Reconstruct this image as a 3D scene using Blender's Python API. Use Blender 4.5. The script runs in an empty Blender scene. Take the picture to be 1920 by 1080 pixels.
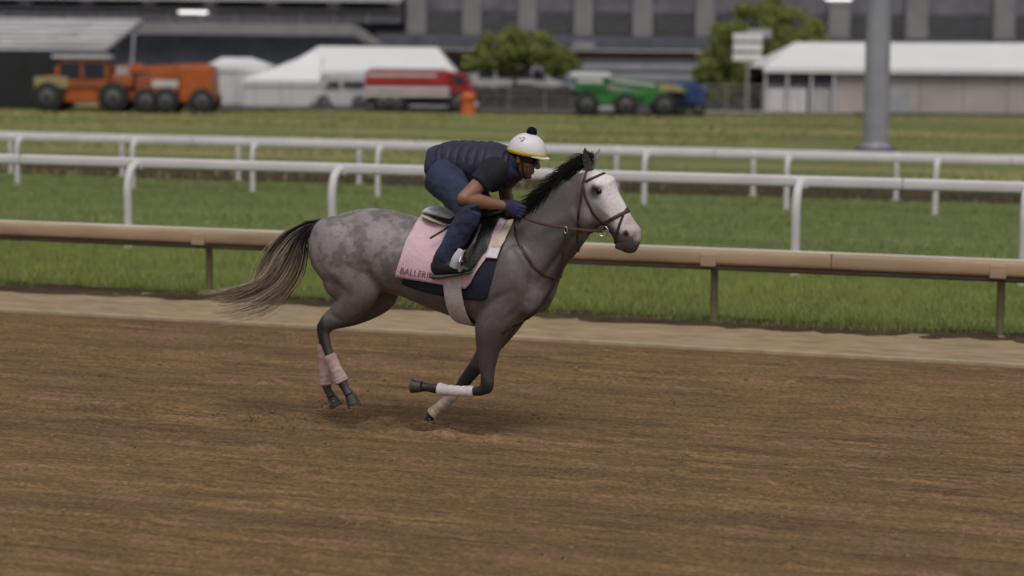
import bpy, bmesh, math, random
import numpy as np
from mathutils import Vector, Matrix
from mathutils.bvhtree import BVHTree

random.seed(7)
rng = np.random.default_rng(7)
S = bpy.context.scene
COL = S.collection
R_ = math.radians

# ------------------------------------------------------------------ camera
F = 4200.0                                   # focal length in pixels of a 1920 wide frame
HD, PT, RL = R_(110), math.atan(440 / F), R_(0.5)
CAM = np.array([5.18, -13.16, 2.42])
d_ = np.array([math.cos(HD) * math.cos(PT), math.sin(HD) * math.cos(PT), -math.sin(PT)])
r0_ = np.cross(d_, [0, 0, 1]); r0_ /= np.linalg.norm(r0_)
u0_ = np.cross(r0_, d_)
CR = math.cos(RL) * r0_ + math.sin(RL) * u0_
CU = -math.sin(RL) * r0_ + math.cos(RL) * u0_
cd = bpy.data.cameras.new('camera')
cam = bpy.data.objects.new('camera', cd)
COL.objects.link(cam)
cam.matrix_world = Matrix(((CR[0], CU[0], -d_[0], CAM[0]), (CR[1], CU[1], -d_[1], CAM[1]),
                           (CR[2], CU[2], -d_[2], CAM[2]), (0, 0, 0, 1)))
cd.sensor_width = 36
cd.lens = 36 * F / 1920
cd.clip_end = 2000
cd.dof.use_dof = True
cd.dof.focus_distance = 14.1
cd.dof.aperture_fstop = 1.45
S.camera = cam

# ------------------------------------------------------------------ sky, sun, exposure
SUN_EL, SUN_AZ = R_(60), R_(292)             # azimuth of the sun, counter-clockwise from +X
w = bpy.data.worlds.new('World'); S.world = w; w.use_nodes = True
nt = w.node_tree; nt.nodes.clear()
sky = nt.nodes.new('ShaderNodeTexSky'); sky.sky_type = 'NISHITA'; sky.sun_disc = False
sky.sun_elevation = SUN_EL
sky.sun_rotation = R_(90) - SUN_AZ
sky.dust_density = 4.0; sky.air_density = 1.5
hs = nt.nodes.new('ShaderNodeHueSaturation'); hs.inputs['Saturation'].default_value = 0.22
bgn = nt.nodes.new('ShaderNodeBackground'); bgn.inputs['Strength'].default_value = 0.10
wo = nt.nodes.new('ShaderNodeOutputWorld')
nt.links.new(sky.outputs[0], hs.inputs['Color']); nt.links.new(hs.outputs[0], bgn.inputs[0]); nt.links.new(bgn.outputs[0], wo.inputs[0])
ld = bpy.data.lights.new('sun', 'SUN'); ld.energy = 1.2; ld.angle = R_(25); ld.color = (1, 0.95, 0.9)
sun = bpy.data.objects.new('sun', ld); COL.objects.link(sun)
sd = Vector((math.cos(SUN_AZ) * math.cos(SUN_EL), math.sin(SUN_AZ) * math.cos(SUN_EL), math.sin(SUN_EL)))
sun.rotation_euler = sd.to_track_quat('Z', 'Y').to_euler()
sun.location = sd * 60
S.view_settings.view_transform = 'Standard'
S.view_settings.look = 'None'
S.view_settings.exposure = -0.22
S.view_settings.gamma = 1.0

# ------------------------------------------------------------------ measuring helpers (positions surveyed from the photograph)
def ray(u, v): return d_ + CR * (u - 960) / F + CU * (540 - v) / F
def plane(u, v, y=0.0):
    q = ray(u, v); return CAM + q * ((y - CAM[1]) / q[1])
def ground(u, v, z=0.0):
    q = ray(u, v); return CAM + q * ((z - CAM[2]) / q[2])
FW = np.array([math.cos(HD), math.sin(HD), 0.0]); RT = np.array([math.sin(HD), -math.cos(HD), 0.0])
BGROT = math.atan2(RT[1], RT[0])
def bg(u, v, D):                              # lateral metres and height at depth D in the far frame
    q = ray(u, v); t = D / (q @ FW); p = CAM + q * t
    return (p - CAM) @ RT, p[2]
def bgworld(X, D, z=0.0):
    p = CAM + RT * X + FW * D; return (p[0], p[1], z)

# ------------------------------------------------------------------ materials
def mat(name, col, rough=0.7, var=0.18, scale=4.0, bump=0.0, bscale=40.0, metal=0.0, spec=0.5, attr=False, stretch=(1, 1, 1), col2=None, sheen=0.0, trans=0.0):
    m = bpy.data.materials.new(name); m.use_nodes = True
    n = m.node_tree; b = n.nodes['Principled BSDF']
    b.inputs['Roughness'].default_value = rough; b.inputs['Metallic'].default_value = metal
    b.inputs['Specular IOR Level'].default_value = spec
    if sheen: b.inputs['Sheen Weight'].default_value = sheen
    tc = n.nodes.new('ShaderNodeTexCoord'); mp = n.nodes.new('ShaderNodeMapping')
    mp.inputs['Scale'].default_value = stretch
    n.links.new(tc.outputs['Object'], mp.inputs['Vector'])
    no = n.nodes.new('ShaderNodeTexNoise'); no.inputs['Scale'].default_value = scale; no.inputs['Detail'].default_value = 6
    n.links.new(mp.outputs[0], no.inputs['Vector'])
    rp = n.nodes.new('ShaderNodeValToRGB')
    rp.color_ramp.elements[0].position = 0.32; rp.color_ramp.elements[1].position = 0.68
    if attr:
        at = n.nodes.new('ShaderNodeAttribute'); at.attribute_name = 'col'
        mx = n.nodes.new('ShaderNodeMix'); mx.data_type = 'RGBA'; mx.blend_type = 'MULTIPLY'; mx.inputs[0].default_value = 1
        rp.color_ramp.elements[0].color = (1 - var,) * 3 + (1,); rp.color_ramp.elements[1].color = (1 + var,) * 3 + (1,)
        n.links.new(at.outputs['Color'], mx.inputs[6]); n.links.new(rp.outputs[0], mx.inputs[7])
        out = mx.outputs[2]
    else:
        c2 = col2 if col2 else tuple(c * (1 + var) for c in col)
        c1 = col if col2 else tuple(c * (1 - var) for c in col)
        rp.color_ramp.elements[0].color = tuple(c1) + (1,); rp.color_ramp.elements[1].color = tuple(min(c, 1) for c in c2) + (1,)
        out = rp.outputs[0]
    n.links.new(no.outputs['Fac'], rp.inputs[0])
    n.links.new(out, b.inputs['Base Color'])
    if bump:
        n2 = n.nodes.new('ShaderNodeTexNoise'); n2.inputs['Scale'].default_value = bscale; n2.inputs['Detail'].default_value = 4
        n.links.new(mp.outputs[0], n2.inputs['Vector'])
        bp = n.nodes.new('ShaderNodeBump'); bp.inputs['Strength'].default_value = bump; bp.inputs['Distance'].default_value = 0.01
        n.links.new(n2.outputs['Fac'], bp.inputs['Height']); n.links.new(bp.outputs[0], b.inputs['Normal'])
    if trans:
        b.inputs['Transmission Weight'].default_value = trans
    return m

M = {}
M['coat'] = mat('horse_coat', None, 0.42, 0.12, 60, 0.3, 160, attr=True, spec=0.45)
M['hair'] = mat('horse_hair', None, 0.75, 0.2, 30, attr=True, spec=0.15)
M['hoof'] = mat('hoof_horn', (0.045, 0.04, 0.036), 0.55, 0.3, 30, 0.2)
M['eye'] = mat('eye_dark', (0.008, 0.006, 0.005), 0.08, 0.1)
M['bandage_pink'] = mat('bandage_pink', (0.36, 0.25, 0.22), 0.9, 0.15, 16, 0.5, 150, col2=(0.58, 0.43, 0.42))
M['bandage_white'] = mat('bandage_white', (0.62, 0.55, 0.54), 0.9, 0.15, 20, 0.5, 150)
M['bandage_dirty'] = mat('bandage_dirty', (0.30, 0.22, 0.14), 0.9, 0.2, 16, 0.5, 150, col2=(0.60, 0.53, 0.44))
M['pink'] = mat('pink_cloth', (0.68, 0.46, 0.53), 0.9, 0.07, 14, 0.5, 60, sheen=0.2)
M['navy'] = mat('navy_cloth', (0.012, 0.016, 0.035), 0.9, 0.25, 14, 0.4, 60)
M['maroon'] = mat('maroon_thread', (0.22, 0.06, 0.09), 0.85, 0.1)
M['fleece'] = mat('white_fleece', (0.66, 0.61, 0.63), 0.98, 0.12, 60, 0.9, 220)
M['cream'] = mat('cream_pad', (0.58, 0.52, 0.40), 0.95, 0.1, 30, 0.4, 90)
M['whitepad'] = mat('white_pad', (0.72, 0.70, 0.74), 0.95, 0.08, 30, 0.4, 90)
M['leather'] = mat('black_leather', (0.012, 0.011, 0.011), 0.42, 0.3, 18, 0.3, 90)
M['brownleather'] = mat('brown_leather', (0.045, 0.022, 0.018), 0.5, 0.25, 30, 0.2, 100)
M['rein'] = mat('rubber_rein', (0.075, 0.026, 0.02), 0.65, 0.2, 60, 0.5, 300)
M['steel'] = mat('steel', (0.55, 0.53, 0.5), 0.28, 0.1, 20, metal=0.9)
M['skin'] = mat('skin', None, 0.5, 0.1, 14, 0.15, 200, attr=True, spec=0.4)
M['vest'] = mat('quilted_vest', (0.022, 0.020, 0.042), 0.6, 0.2, 10, 0.4, 40, spec=0.4)
M['shirt'] = mat('black_shirt', (0.010, 0.009, 0.012), 0.9, 0.2, 20, 0.3, 90)
M['jeans'] = mat('denim', (0.020, 0.029, 0.062), 0.9, 0.35, 9, 0.5, 240, col2=(0.034, 0.048, 0.095))
M['glove'] = mat('glove_navy', (0.025, 0.022, 0.07), 0.85, 0.25, 40, 0.3, 120)
M['boot'] = mat('boot_black', (0.014, 0.014, 0.016), 0.5, 0.3, 20, 0.2, 60)
M['sole'] = mat('boot_sole', (0.06, 0.065, 0.06), 0.8, 0.2, 20)
M['sock'] = mat('white_wrap', (0.55, 0.55, 0.62), 0.95, 0.1, 40, 0.5, 120)
M['helmet'] = mat('helmet_cover', (0.74, 0.71, 0.74), 0.55, 0.05, 8, 0.25, 30)
M['yellow'] = mat('yellow_band', (0.62, 0.46, 0.04), 0.7, 0.12, 20)
M['pompom'] = mat('pompom_navy', (0.010, 0.010, 0.045), 0.95, 0.3, 80, 0.8, 160)
M['print'] = mat('helmet_print', (0.22, 0.18, 0.36), 0.6, 0.1)
M['lens'] = mat('goggle_lens', (0.012, 0.010, 0.014), 0.12, 0.1)

# ------------------------------------------------------------------ object helpers
def link(o, parent=None):
    COL.objects.link(o)
    if parent: o.parent = parent
    return o
def tag(o, label, cat, group=None, kind=None):
    o['label'] = label; o['category'] = cat
    if group: o['group'] = group
    if kind: o['kind'] = kind
    return o
def empty(name, loc=(0, 0, 0), rz=0.0):
    o = bpy.data.objects.new(name, None); COL.objects.link(o); o.location = loc; o.rotation_euler = (0, 0, rz); o.empty_display_size = 0.2
    return o
def mesh_obj(name, V, Fc, m, parent=None, smooth=False, cols=None):
    me = bpy.data.meshes.new(name)
    me.from_pydata([tuple(map(float, v)) for v in V], [], [tuple(map(int, f)) for f in Fc])
    me.update()
    if smooth: me.polygons.foreach_set('use_smooth', np.ones(len(me.polygons), dtype=bool))
    if cols is not None: set_cols(me, cols)
    me.materials.append(m)
    if smooth: me.set_sharp_from_angle(angle=R_(55))
    return link(bpy.data.objects.new(name, me), parent)
def set_cols(me, cols):
    a = me.color_attributes.new('col', 'FLOAT_COLOR', 'POINT')
    c = np.ones((len(me.vertices), 4), dtype=np.float32); c[:, :3] = cols
    a.data.foreach_set('color', c.ravel())
def fast_mesh(name, V, T, m, parent=None, cols=None, smooth=False):     # V (n,3), T (k,3 or 4) arrays
    V = np.asarray(V, np.float32); T = np.asarray(T, np.int32); k = T.shape[1]
    me = bpy.data.meshes.new(name)
    me.vertices.add(len(V)); me.vertices.foreach_set('co', V.ravel())
    me.loops.add(T.size); me.loops.foreach_set('vertex_index', T.ravel())
    me.polygons.add(len(T)); me.polygons.foreach_set('loop_start', np.arange(0, T.size, k, dtype=np.int32))
    me.polygons.foreach_set('loop_total', np.full(len(T), k, dtype=np.int32))
    me.update(calc_edges=True)
    if smooth: me.polygons.foreach_set('use_smooth', np.ones(len(T), dtype=bool))
    if cols is not None: set_cols(me, cols)
    me.materials.append(m)
    return link(bpy.data.objects.new(name, me), parent)

class MB:                                     # collects closed shapes for one mesh
    def __init__(s): s.V = []; s.F = []
    def ring_loft(s, rings, closed_ends=True):
        n = len(rings[0]); o = len(s.V)
        for r in rings: s.V += [np.array(p, float) for p in r]
        for i in range(len(rings) - 1):
            for j in range(n):
                a, b = o + i * n + j, o + i * n + (j + 1) % n
                s.F.append((a, b, b + n, a + n))
        if closed_ends:
            for i, rev in ((0, True), (len(rings) - 1, False)):
                c = len(s.V); s.V.append(np.mean(rings[i], axis=0))
                for j in range(n):
                    a, b = o + i * n + j, o + i * n + (j + 1) % n
                    s.F.append((b, a, c) if rev else (a, b, c))
    def loft(s, st, ns=18, sub=4, lat=None, power=2.0):
        # st: list of (point, r_perp, r_lat); smooth interpolation, cross-sections square to the path
        P = np.array([np.asarray(a[0], float) for a in st]); rp = np.array([a[1] for a in st]); rl = np.array([a[2] for a in st])
        t = np.concatenate([[0], np.cumsum(np.linalg.norm(np.diff(P, axis=0), axis=1))])
        tt = np.concatenate([np.linspace(t[i], t[i + 1], sub, endpoint=False) for i in range(len(t) - 1)] + [[t[-1]]])
        def ip(y):
            y = np.asarray(y, float)
            mm = np.gradient(y, t) if len(t) > 2 else np.full(len(t), (y[-1] - y[0]) / (t[-1] - t[0]))
            out = []
            for x in tt:
                i = min(max(np.searchsorted(t, x) - 1, 0), len(t) - 2); h = t[i + 1] - t[i]; q = (x - t[i]) / h
                out.append((2*q**3 - 3*q**2 + 1) * y[i] + (q**3 - 2*q**2 + q) * h * mm[i] + (-2*q**3 + 3*q**2) * y[i + 1] + (q**3 - q**2) * h * mm[i + 1])
            return np.array(out)
        Q = np.stack([ip(P[:, k]) for k in range(3)], 1); a = np.maximum(ip(rp), 0.002); b = np.maximum(ip(rl), 0.002)
        T = np.gradient(Q, axis=0); T /= np.linalg.norm(T, axis=1)[:, None] + 1e-12
        L0 = np.array(lat if lat is not None else (0, 1, 0), float)
        rings = []
        for i in range(len(Q)):
            L = L0 - T[i] * (L0 @ T[i]); L /= np.linalg.norm(L) + 1e-12
            N = np.cross(T[i], L)
            rings.append([Q[i] + N * a[i] * math.copysign(abs(math.cos(g)) ** (2 / power), math.cos(g)) + L * b[i] * math.copysign(abs(math.sin(g)) ** (2 / power), math.sin(g)) for g in np.linspace(0, 2 * math.pi, ns, endpoint=False)])
        s.ring_loft(rings)
    def ell(s, c, r, rot=None, n=12, k=16):
        rings = []
        for i in range(1, n):
            th = math.pi * i / n
            ring = [np.array([r[0] * math.sin(th) * math.cos(p), r[1] * math.sin(th) * math.sin(p), r[2] * math.cos(th)]) for p in np.linspace(0, 2 * math.pi, k, endpoint=False)]
            if rot is not None: ring = [np.array(rot @ Vector(p)) for p in ring]
            rings.append([np.asarray(c) + p for p in ring])
        s.ring_loft(rings)
    def box(s, x0, x1, y0, y1, z0, z1):
        o = len(s.V)
        s.V += [np.array(p, float) for p in ((x0, y0, z0), (x1, y0, z0), (x1, y1, z0), (x0, y1, z0), (x0, y0, z1), (x1, y0, z1), (x1, y1, z1), (x0, y1, z1))]
        s.F += [tuple(o + i for i in f) for f in ((0, 3, 2, 1), (4, 5, 6, 7), (0, 1, 5, 4), (1, 2, 6, 5), (2, 3, 7, 6), (3, 0, 4, 7))]
    def prism(s, pts, y0, y1):                # outline in (x, z), extruded along y
        o = len(s.V); n = len(pts)
        s.V += [np.array((p[0], y0, p[1]), float) for p in pts] + [np.array((p[0], y1, p[1]), float) for p in pts]
        s.F += [tuple(o + i for i in range(n)), tuple(o + n + i for i in reversed(range(n)))]
        s.F += [(o + (i + 1) % n, o + i, o + n + i, o + n + (i + 1) % n) for i in range(n)]
    def tube(s, p0, p1, r, n=8, r1=None):
        p0 = np.asarray(p0, float); p1 = np.asarray(p1, float); T = p1 - p0; T /= np.linalg.norm(T)
        A = np.cross(T, (0, 0, 1) if abs(T[2]) < 0.9 else (1, 0, 0)); A /= np.linalg.norm(A); B = np.cross(T, A)
        r1 = r if r1 is None else r1
        s.ring_loft([[p + (A * math.cos(g) + B * math.sin(g)) * q for g in np.linspace(0, 2 * math.pi, n, endpoint=False)] for p, q in ((p0, r), (p1, r1))])
    def wheel(s, c, r, wd, n=24, hole=0.0):   # axis along y, rounded shoulders
        prof = [(r * 0.86, -wd / 2), (r * 0.97, -wd * 0.42), (r, -wd * 0.25), (r, wd * 0.25), (r * 0.97, wd * 0.42), (r * 0.86, wd / 2)]
        s.ring_loft([[np.array((c[0] + q * math.cos(g), c[1] + y, c[2] + q * math.sin(g))) for g in np.linspace(0, 2 * math.pi, n, endpoint=False)] for q, y in prof])
    def build(s, name, m, parent=None, smooth=False, bevel=0.0):
        o = mesh_obj(name, s.V, s.F, m, parent, smooth)
        if bevel:
            bv = o.modifiers.new('bevel', 'BEVEL'); bv.width = bevel; bv.segments = 2; bv.limit_method = 'ANGLE'
        return o
    def skin(s, name, m, voxel, iters, parent=None):       # fuse the shapes into one continuous surface
        tmp = mesh_obj(name + '_tmp', s.V, s.F, m)
        md = tmp.modifiers.new('r', 'REMESH'); md.mode = 'VOXEL'; md.voxel_size = voxel
        if iters:
            sm = tmp.modifiers.new('s', 'SMOOTH'); sm.factor = 0.5; sm.iterations = iters
        dg = bpy.context.evaluated_depsgraph_get()
        me = bpy.data.meshes.new_from_object(tmp.evaluated_get(dg)); me.name = name
        bpy.data.objects.remove(tmp)
        me.polygons.foreach_set('use_smooth', np.ones(len(me.polygons), dtype=bool))
        if not me.materials: me.materials.append(m)
        return link(bpy.data.objects.new(name, me), parent)
def verts_of(o):
    a = np.empty(len(o.data.vertices) * 3, np.float32); o.data.vertices.foreach_get('co', a); return a.reshape(-1, 3)
def px(L, y):                                # [(u, v, r_perp, r_lat[, y])] -> loft stations
    return [(plane(a[0], a[1], a[4] if len(a) > 4 else y), a[2], a[3]) for a in L]
def sstep(a, b, x): t = np.clip((x - a) / (b - a), 0, 1); return t * t * (3 - 2 * t)
def vnoise(P, sc, seed=0):                    # cheap smooth value noise, any dimension, 0..1
    P = np.asarray(P) * sc; I = np.floor(P).astype(np.int64); Fx = P - I; Fx = Fx * Fx * (3 - 2 * Fx); n = P.shape[1]; out = 0
    for c in range(1 << n):
        h = np.full(len(P), seed * 7919 + 13, np.int64); wgt = np.ones(len(P))
        for k in range(n):
            b = (c >> k) & 1
            h = h * 374761393 + (I[:, k] + b) * (668265263 + 1013 * k); h ^= (h >> 13); h = h * 1274126177 & 0x7fffffff
            wgt = wgt * (Fx[:, k] if b else 1 - Fx[:, k])
        out = out + wgt * ((h & 0xffff) / 65535.0)
    return out

# ================================================================== THE SETTING
def ground_mat(name, ca, cb, cc, s1, s2, stretch, bump, bscale, rough=0.95, k0=0.72, k1=1.18, grain=0.0):
    m = bpy.data.materials.new(name); m.use_nodes = True; n = m.node_tree; b = n.nodes['Principled BSDF']
    b.inputs['Roughness'].default_value = rough; b.inputs['Specular IOR Level'].default_value = 0.15
    tc = n.nodes.new('ShaderNodeTexCoord'); mp = n.nodes.new('ShaderNodeMapping'); mp.inputs['Scale'].default_value = stretch
    n.links.new(tc.outputs['Object'], mp.inputs['Vector'])
    def noise(sc, vec, det=6):
        x = n.nodes.new('ShaderNodeTexNoise'); x.inputs['Scale'].default_value = sc; x.inputs['Detail'].default_value = det; n.links.new(vec, x.inputs['Vector']); return x
    a = noise(s1, mp.outputs[0]); c = noise(s2, mp.outputs[0], 8); g = noise(bscale, tc.outputs['Object'], 5)
    r1 = n.nodes.new('ShaderNodeValToRGB'); e = r1.color_ramp.elements
    e[0].position = 0.3; e[0].color = ca + (1,); e[1].position = 0.72; e[1].color = cc + (1,)
    k = e.new(0.5); k.color = cb + (1,)
    n.links.new(a.outputs['Fac'], r1.inputs[0])
    r2 = n.nodes.new('ShaderNodeValToRGB'); r2.color_ramp.elements[0].position = 0.3; r2.color_ramp.elements[1].position = 0.7
    r2.color_ramp.elements[0].color = (k0, k0, k0 * 1.02, 1); r2.color_ramp.elements[1].color = (k1, k1 * .98, k1 * .95, 1)
    n.links.new(c.outputs['Fac'], r2.inputs[0])
    mx = n.nodes.new('ShaderNodeMix'); mx.data_type = 'RGBA'; mx.blend_type = 'MULTIPLY'; mx.inputs[0].default_value = 1
    n.links.new(r1.outputs[0], mx.inputs[6]); n.links.new(r2.outputs[0], mx.inputs[7]); out = mx.outputs[2]
    if grain:
        gn = noise(38, tc.outputs['Object'], 6); r3 = n.nodes.new('ShaderNodeValToRGB'); r3.color_ramp.elements[0].position = .36; r3.color_ramp.elements[1].position = .64
        r3.color_ramp.elements[0].color = (1 - grain,) * 3 + (1,); r3.color_ramp.elements[1].color = (1 + grain,) * 3 + (1,); n.links.new(gn.outputs['Fac'], r3.inputs[0])
        m2 = n.nodes.new('ShaderNodeMix'); m2.data_type = 'RGBA'; m2.blend_type = 'MULTIPLY'; m2.inputs[0].default_value = 1
        n.links.new(out, m2.inputs[6]); n.links.new(r3.outputs[0], m2.inputs[7]); out = m2.outputs[2]
    n.links.new(out, b.inputs['Base Color'])
    bp = n.nodes.new('ShaderNodeBump'); bp.inputs['Strength'].default_value = bump; bp.inputs['Distance'].default_value = 0.02
    n.links.new(g.outputs['Fac'], bp.inputs['Height']); n.links.new(bp.outputs[0], b.inputs['Normal'])
    return m
M['dirt'] = ground_mat('track_dirt', (0.148, 0.091, 0.049), (0.196, 0.119, 0.060), (0.232, 0.145, 0.075), 2.6, 20, (0.07, 1, 1), 0.7, 75, k0=0.62, k1=1.32, grain=0.22)
M['sand'] = ground_mat('edge_sand', (0.30, 0.225, 0.135), (0.34, 0.26, 0.16), (0.38, 0.29, 0.185), 2.0, 12, (0.3, 1, 1), 0.35, 60)
M['soil'] = ground_mat('dark_soil', (0.05, 0.034, 0.02), (0.07, 0.048, 0.027), (0.1, 0.07, 0.04), 3, 14, (0.5, 1, 1), 0.6, 40)
M['turf'] = ground_mat('turf', (0.12, 0.152, 0.055), (0.145, 0.182, 0.064), (0.175, 0.212, 0.08), 0.6, 6, (0.3, 1, 1), 0.5, 50)
M['infield'] = ground_mat('infield_turf', (0.125, 0.155, 0.055), (0.165, 0.185, 0.066), (0.31, 0.265, 0.125), 0.28, 2.5, (0.12, 1, 1), 0.5, 20)
M['path'] = ground_mat('pale_path', (0.3, 0.25, 0.2), (0.34, 0.29, 0.23), (0.38, 0.32, 0.26), 1, 6, (1, 1, 1), 0.3, 20)
M['asphalt'] = ground_mat('asphalt', (0.05, 0.05, 0.053), (0.06, 0.06, 0.063), (0.075, 0.074, 0.075), 1, 8, (1, 1, 1), 0.4, 60)
M['earth'] = ground_mat('far_ground', (0.07, 0.08, 0.035), (0.09, 0.1, 0.04), (0.11, 0.11, 0.05), 0.1, 1, (1, 1, 1), 0.3, 5)
M['blade'] = mat('grass_blade', None, 0.7, 0.15, 3, attr=True, spec=0.2)
M['clod'] = mat('dirt_clod', (0.20, 0.13, 0.075), 0.95, 0.35, 12, 0.6, 60)
M['stone'] = mat('edge_board', (0.36, 0.28, 0.18), 0.9, 0.15, 6, 0.3, 40)

def axis(lo, hi, f0, f1, fine, coarse):
    a = [f0]
    x = f0
    while x < f1: x += fine; a.append(x)
    st = fine
    while x < hi: st = min(st * 1.35, coarse); x += st; a.append(x)
    x = f0; st = fine; pre = []
    while x > lo: st = min(st * 1.35, coarse); x -= st; pre.append(x)
    return np.array(pre[::-1] + a)
def sheet(name, X, Y, zf, m, kind='structure', cat='ground', label=''):
    gx, gy = np.meshgrid(X, Y); P = np.stack([gx.ravel(), gy.ravel()], 1); z = zf(P)
    V = np.column_stack([P, z]); nx = len(X); i = np.arange(len(Y) - 1)[:, None] * nx + np.arange(nx - 1)[None, :]
    i = i.ravel(); T = np.stack([i, i + 1, i + nx + 1, i + nx], 1)
    o = fast_mesh(name, V, T, m, smooth=True); tag(o, label, cat, kind=kind); return o

sheet('ground', np.array([-700., -200, 0, 200, 700]), np.array([-700., -200, 0, 200, 900]), lambda P: np.full(len(P), -0.09), M['earth'], cat='ground', label='broad flat ground reaching far beyond the racecourse')

# harrowed dirt: long grooves run with the track, crumbs and hoof pits lie across them
def dirt_z(P):
    x, y = P[:, 0], P[:, 1]
    wob = 0.05 * (vnoise(np.stack([x * 0.25, y * 0.2], 1), 1, 3) - 0.5)
    g = vnoise(np.stack([x * 0.15, (y + wob) * 9], 1), 1, 1) * 0.014 + vnoise(np.stack([x * 0.25, (y + wob) * 24], 1), 1, 2) * 0.018
    c = (vnoise(P * [.5, 1], 14, 4) - 0.5) * 0.010 + (vnoise(P, 34, 5) - 0.5) * 0.014 + (vnoise(P * [.3, 1], 2.2, 8) - 0.5) * 0.012
    lump = np.maximum(vnoise(P, 6, 9) - 0.75, 0) * 0.08
    pit = np.zeros(len(P))
    for hx, hy in PITS:
        r2 = ((x - hx) / 0.11) ** 2 + ((y - hy) / 0.085) ** 2
        pit += -0.045 * np.exp(-r2) + 0.022 * np.exp(-((np.sqrt(r2) - 1.7) / 0.5) ** 2)
    return (g + c + lump + pit - 0.012) * sstep(4.55, 4.35, y)
PITS = [(-0.16, -0.02), (-0.42, 0.12), (-1.15, 0.05), (-1.4, -0.08), (-2.3, 0.12), (-2.55, 0.0), (-3.9, 0.1), (-4.15, -0.02), (-5.6, 0.1), (-6.9, 0.05),
        (1.6, -1.3), (2.4, -0.9), (0.9, -2.0), (-0.4, -1.6), (3.4, 1.1), (2.2, 1.9), (-1.9, 1.5), (-3.2, -0.8), (0.2, 2.6)]
sheet('dirt_track', axis(-260, 260, -8.5, 5.5, 0.035, 14), axis(-30, 4.56, -5.0, 4.5, 0.016, 2.5)[:], dirt_z, M['dirt'], cat='track', label='harrowed brown dirt racetrack with grooves running along it')
Xl = axis(-260, 260, -10, 6, 0.12, 14)
sheet('sand_edge', Xl, np.concatenate([[4.66], np.arange(4.72, 6.2, 0.05)]), lambda P: 0.012 + 0.03 * sstep(4.7, 5.5, P[:, 1]) + (vnoise(P, 6, 1) - 0.5) * 0.02, M['sand'], cat='sand', label='pale sandy strip between the dirt track and the grass')
sheet('soil_edge', Xl, np.arange(5.55, 6.45, 0.06), lambda P: 0.055 * sstep(5.6, 5.95, P[:, 1] + 0.25 * (vnoise(P * [0.6, 1], 1.3, 2) - 0.5)) - 0.02 + (vnoise(P, 9, 1) - 0.5) * 0.03 + 0.022, M['soil'], cat='soil', label='dark bare soil along the foot of the brown rail')
sheet('grass_verge', Xl, np.arange(6.2, 10.6, 0.2), lambda P: 0.02 + 0.035 * sstep(6.2, 6.7, P[:, 1]) + (vnoise(P, 1.5, 3) - 0.5) * 0.03, M['turf'], cat='grass', label='rough grass verge between the brown rail and the near white rail')
sheet('turf_course', axis(-260, 260, -24, 8, 0.5, 14), np.arange(10.4, 23.65, 0.4), lambda P: 0.045 + (vnoise(P, 0.6, 5) - 0.5) * 0.03, M['turf'], cat='turf', label='mown green turf course between the two white rails')
sheet('soil_strip', axis(-260, 260, -28, 8, 0.6, 14), np.arange(23.5, 30.0, 0.3), lambda P: 0.02 + (vnoise(P, 1.1, 6) - 0.5) * 0.08, M['soil'], cat='soil', label='dark bare strip behind the far white rails')
sheet('infield', axis(-260, 260, -50, 10, 1.0, 16), np.concatenate([np.arange(29.3, 78, 0.7), [78, 84, 92, 96]]), lambda P: 0.03 + (vnoise(P, 0.25, 7) - 0.5) * 0.12, M['infield'], cat='grass', label='infield lawn with dry yellowish streaks in front of the tents')
# timber lip that retains the sand
lip = MB(); lip.box(-200, 200, 4.575, 4.655, -0.06, 0.03)
tag(lip.build('edge_board', M['stone'], bevel=0.008), 'low pale edging board holding the sand beside the dirt track', 'edging')

def blades(name, label, n, x0, x1, y0, y1, h, wd, zf, ca, cb, dry, dryc, seed, thin=None):
    r = np.random.default_rng(seed)
    P = np.column_stack([r.uniform(x0, x1, n), r.uniform(y0, y1, n)])
    cl = vnoise(P * [0.35, 1.2], 1.0, seed)
    keep = np.ones(n, bool) if thin is None else thin(P, r)
    P = P[keep]; cl = cl[keep]; n = len(P)
    a = r.uniform(0, 2 * math.pi, n); hh = h * r.uniform(0.5, 1.3, n) * (0.6 + 0.8 * cl)
    ln = r.normal(0, 0.45, (n, 2)) * hh[:, None]; ww = wd * r.uniform(0.6, 1.3, n)
    dx = np.column_stack([np.cos(a), np.sin(a)]) * ww[:, None] / 2; z = zf(P)
    V = np.empty((n, 3, 3)); V[:, 0, :2] = P - dx; V[:, 1, :2] = P + dx; V[:, 2, :2] = P + ln
    V[:, 0, 2] = V[:, 1, 2] = z - 0.01; V[:, 2, 2] = z + hh
    t = np.clip(r.normal(0.5, 0.22, n) * 0.6 + cl * 0.4, 0, 1)[:, None]
    c = np.array(ca) * (1 - t) + np.array(cb) * t
    dm = (r.random(n) < dry * 2.2 * sstep(.38, .75, .5 * vnoise(P * [0.05, 0.38], 1.0, seed + 5) + .5 * vnoise(P * [0.1, 0.9], 1.0, seed + 6)))[:, None]
    c = np.where(dm, np.array(dryc) * r.uniform(0.7, 1.2, (n, 1)), c)
    o = fast_mesh(name, V.reshape(-1, 3), np.arange(3 * n).reshape(-1, 3), M['blade'], cols=np.repeat(c, 3, axis=0))
    return tag(o, label, 'grass', kind='stuff')
GA, GB, GD = (0.150, 0.195, 0.045), (0.33, 0.36, 0.105), (0.48, 0.41, 0.20)
blades('verge_grass', 'longer tufted grass along the brown rail', 190000, -11, 7, 5.95, 10.6, 0.085, 0.008, lambda P: np.full(len(P), 0.035), GA, GB, 0.34, GD, 11,
       thin=lambda P, r: r.random(len(P)) < sstep(5.95, 6.5, P[:, 1] + 0.5 * (vnoise(P * [0.8, 1.5], 1.0, 21) - 0.5)))
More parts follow.
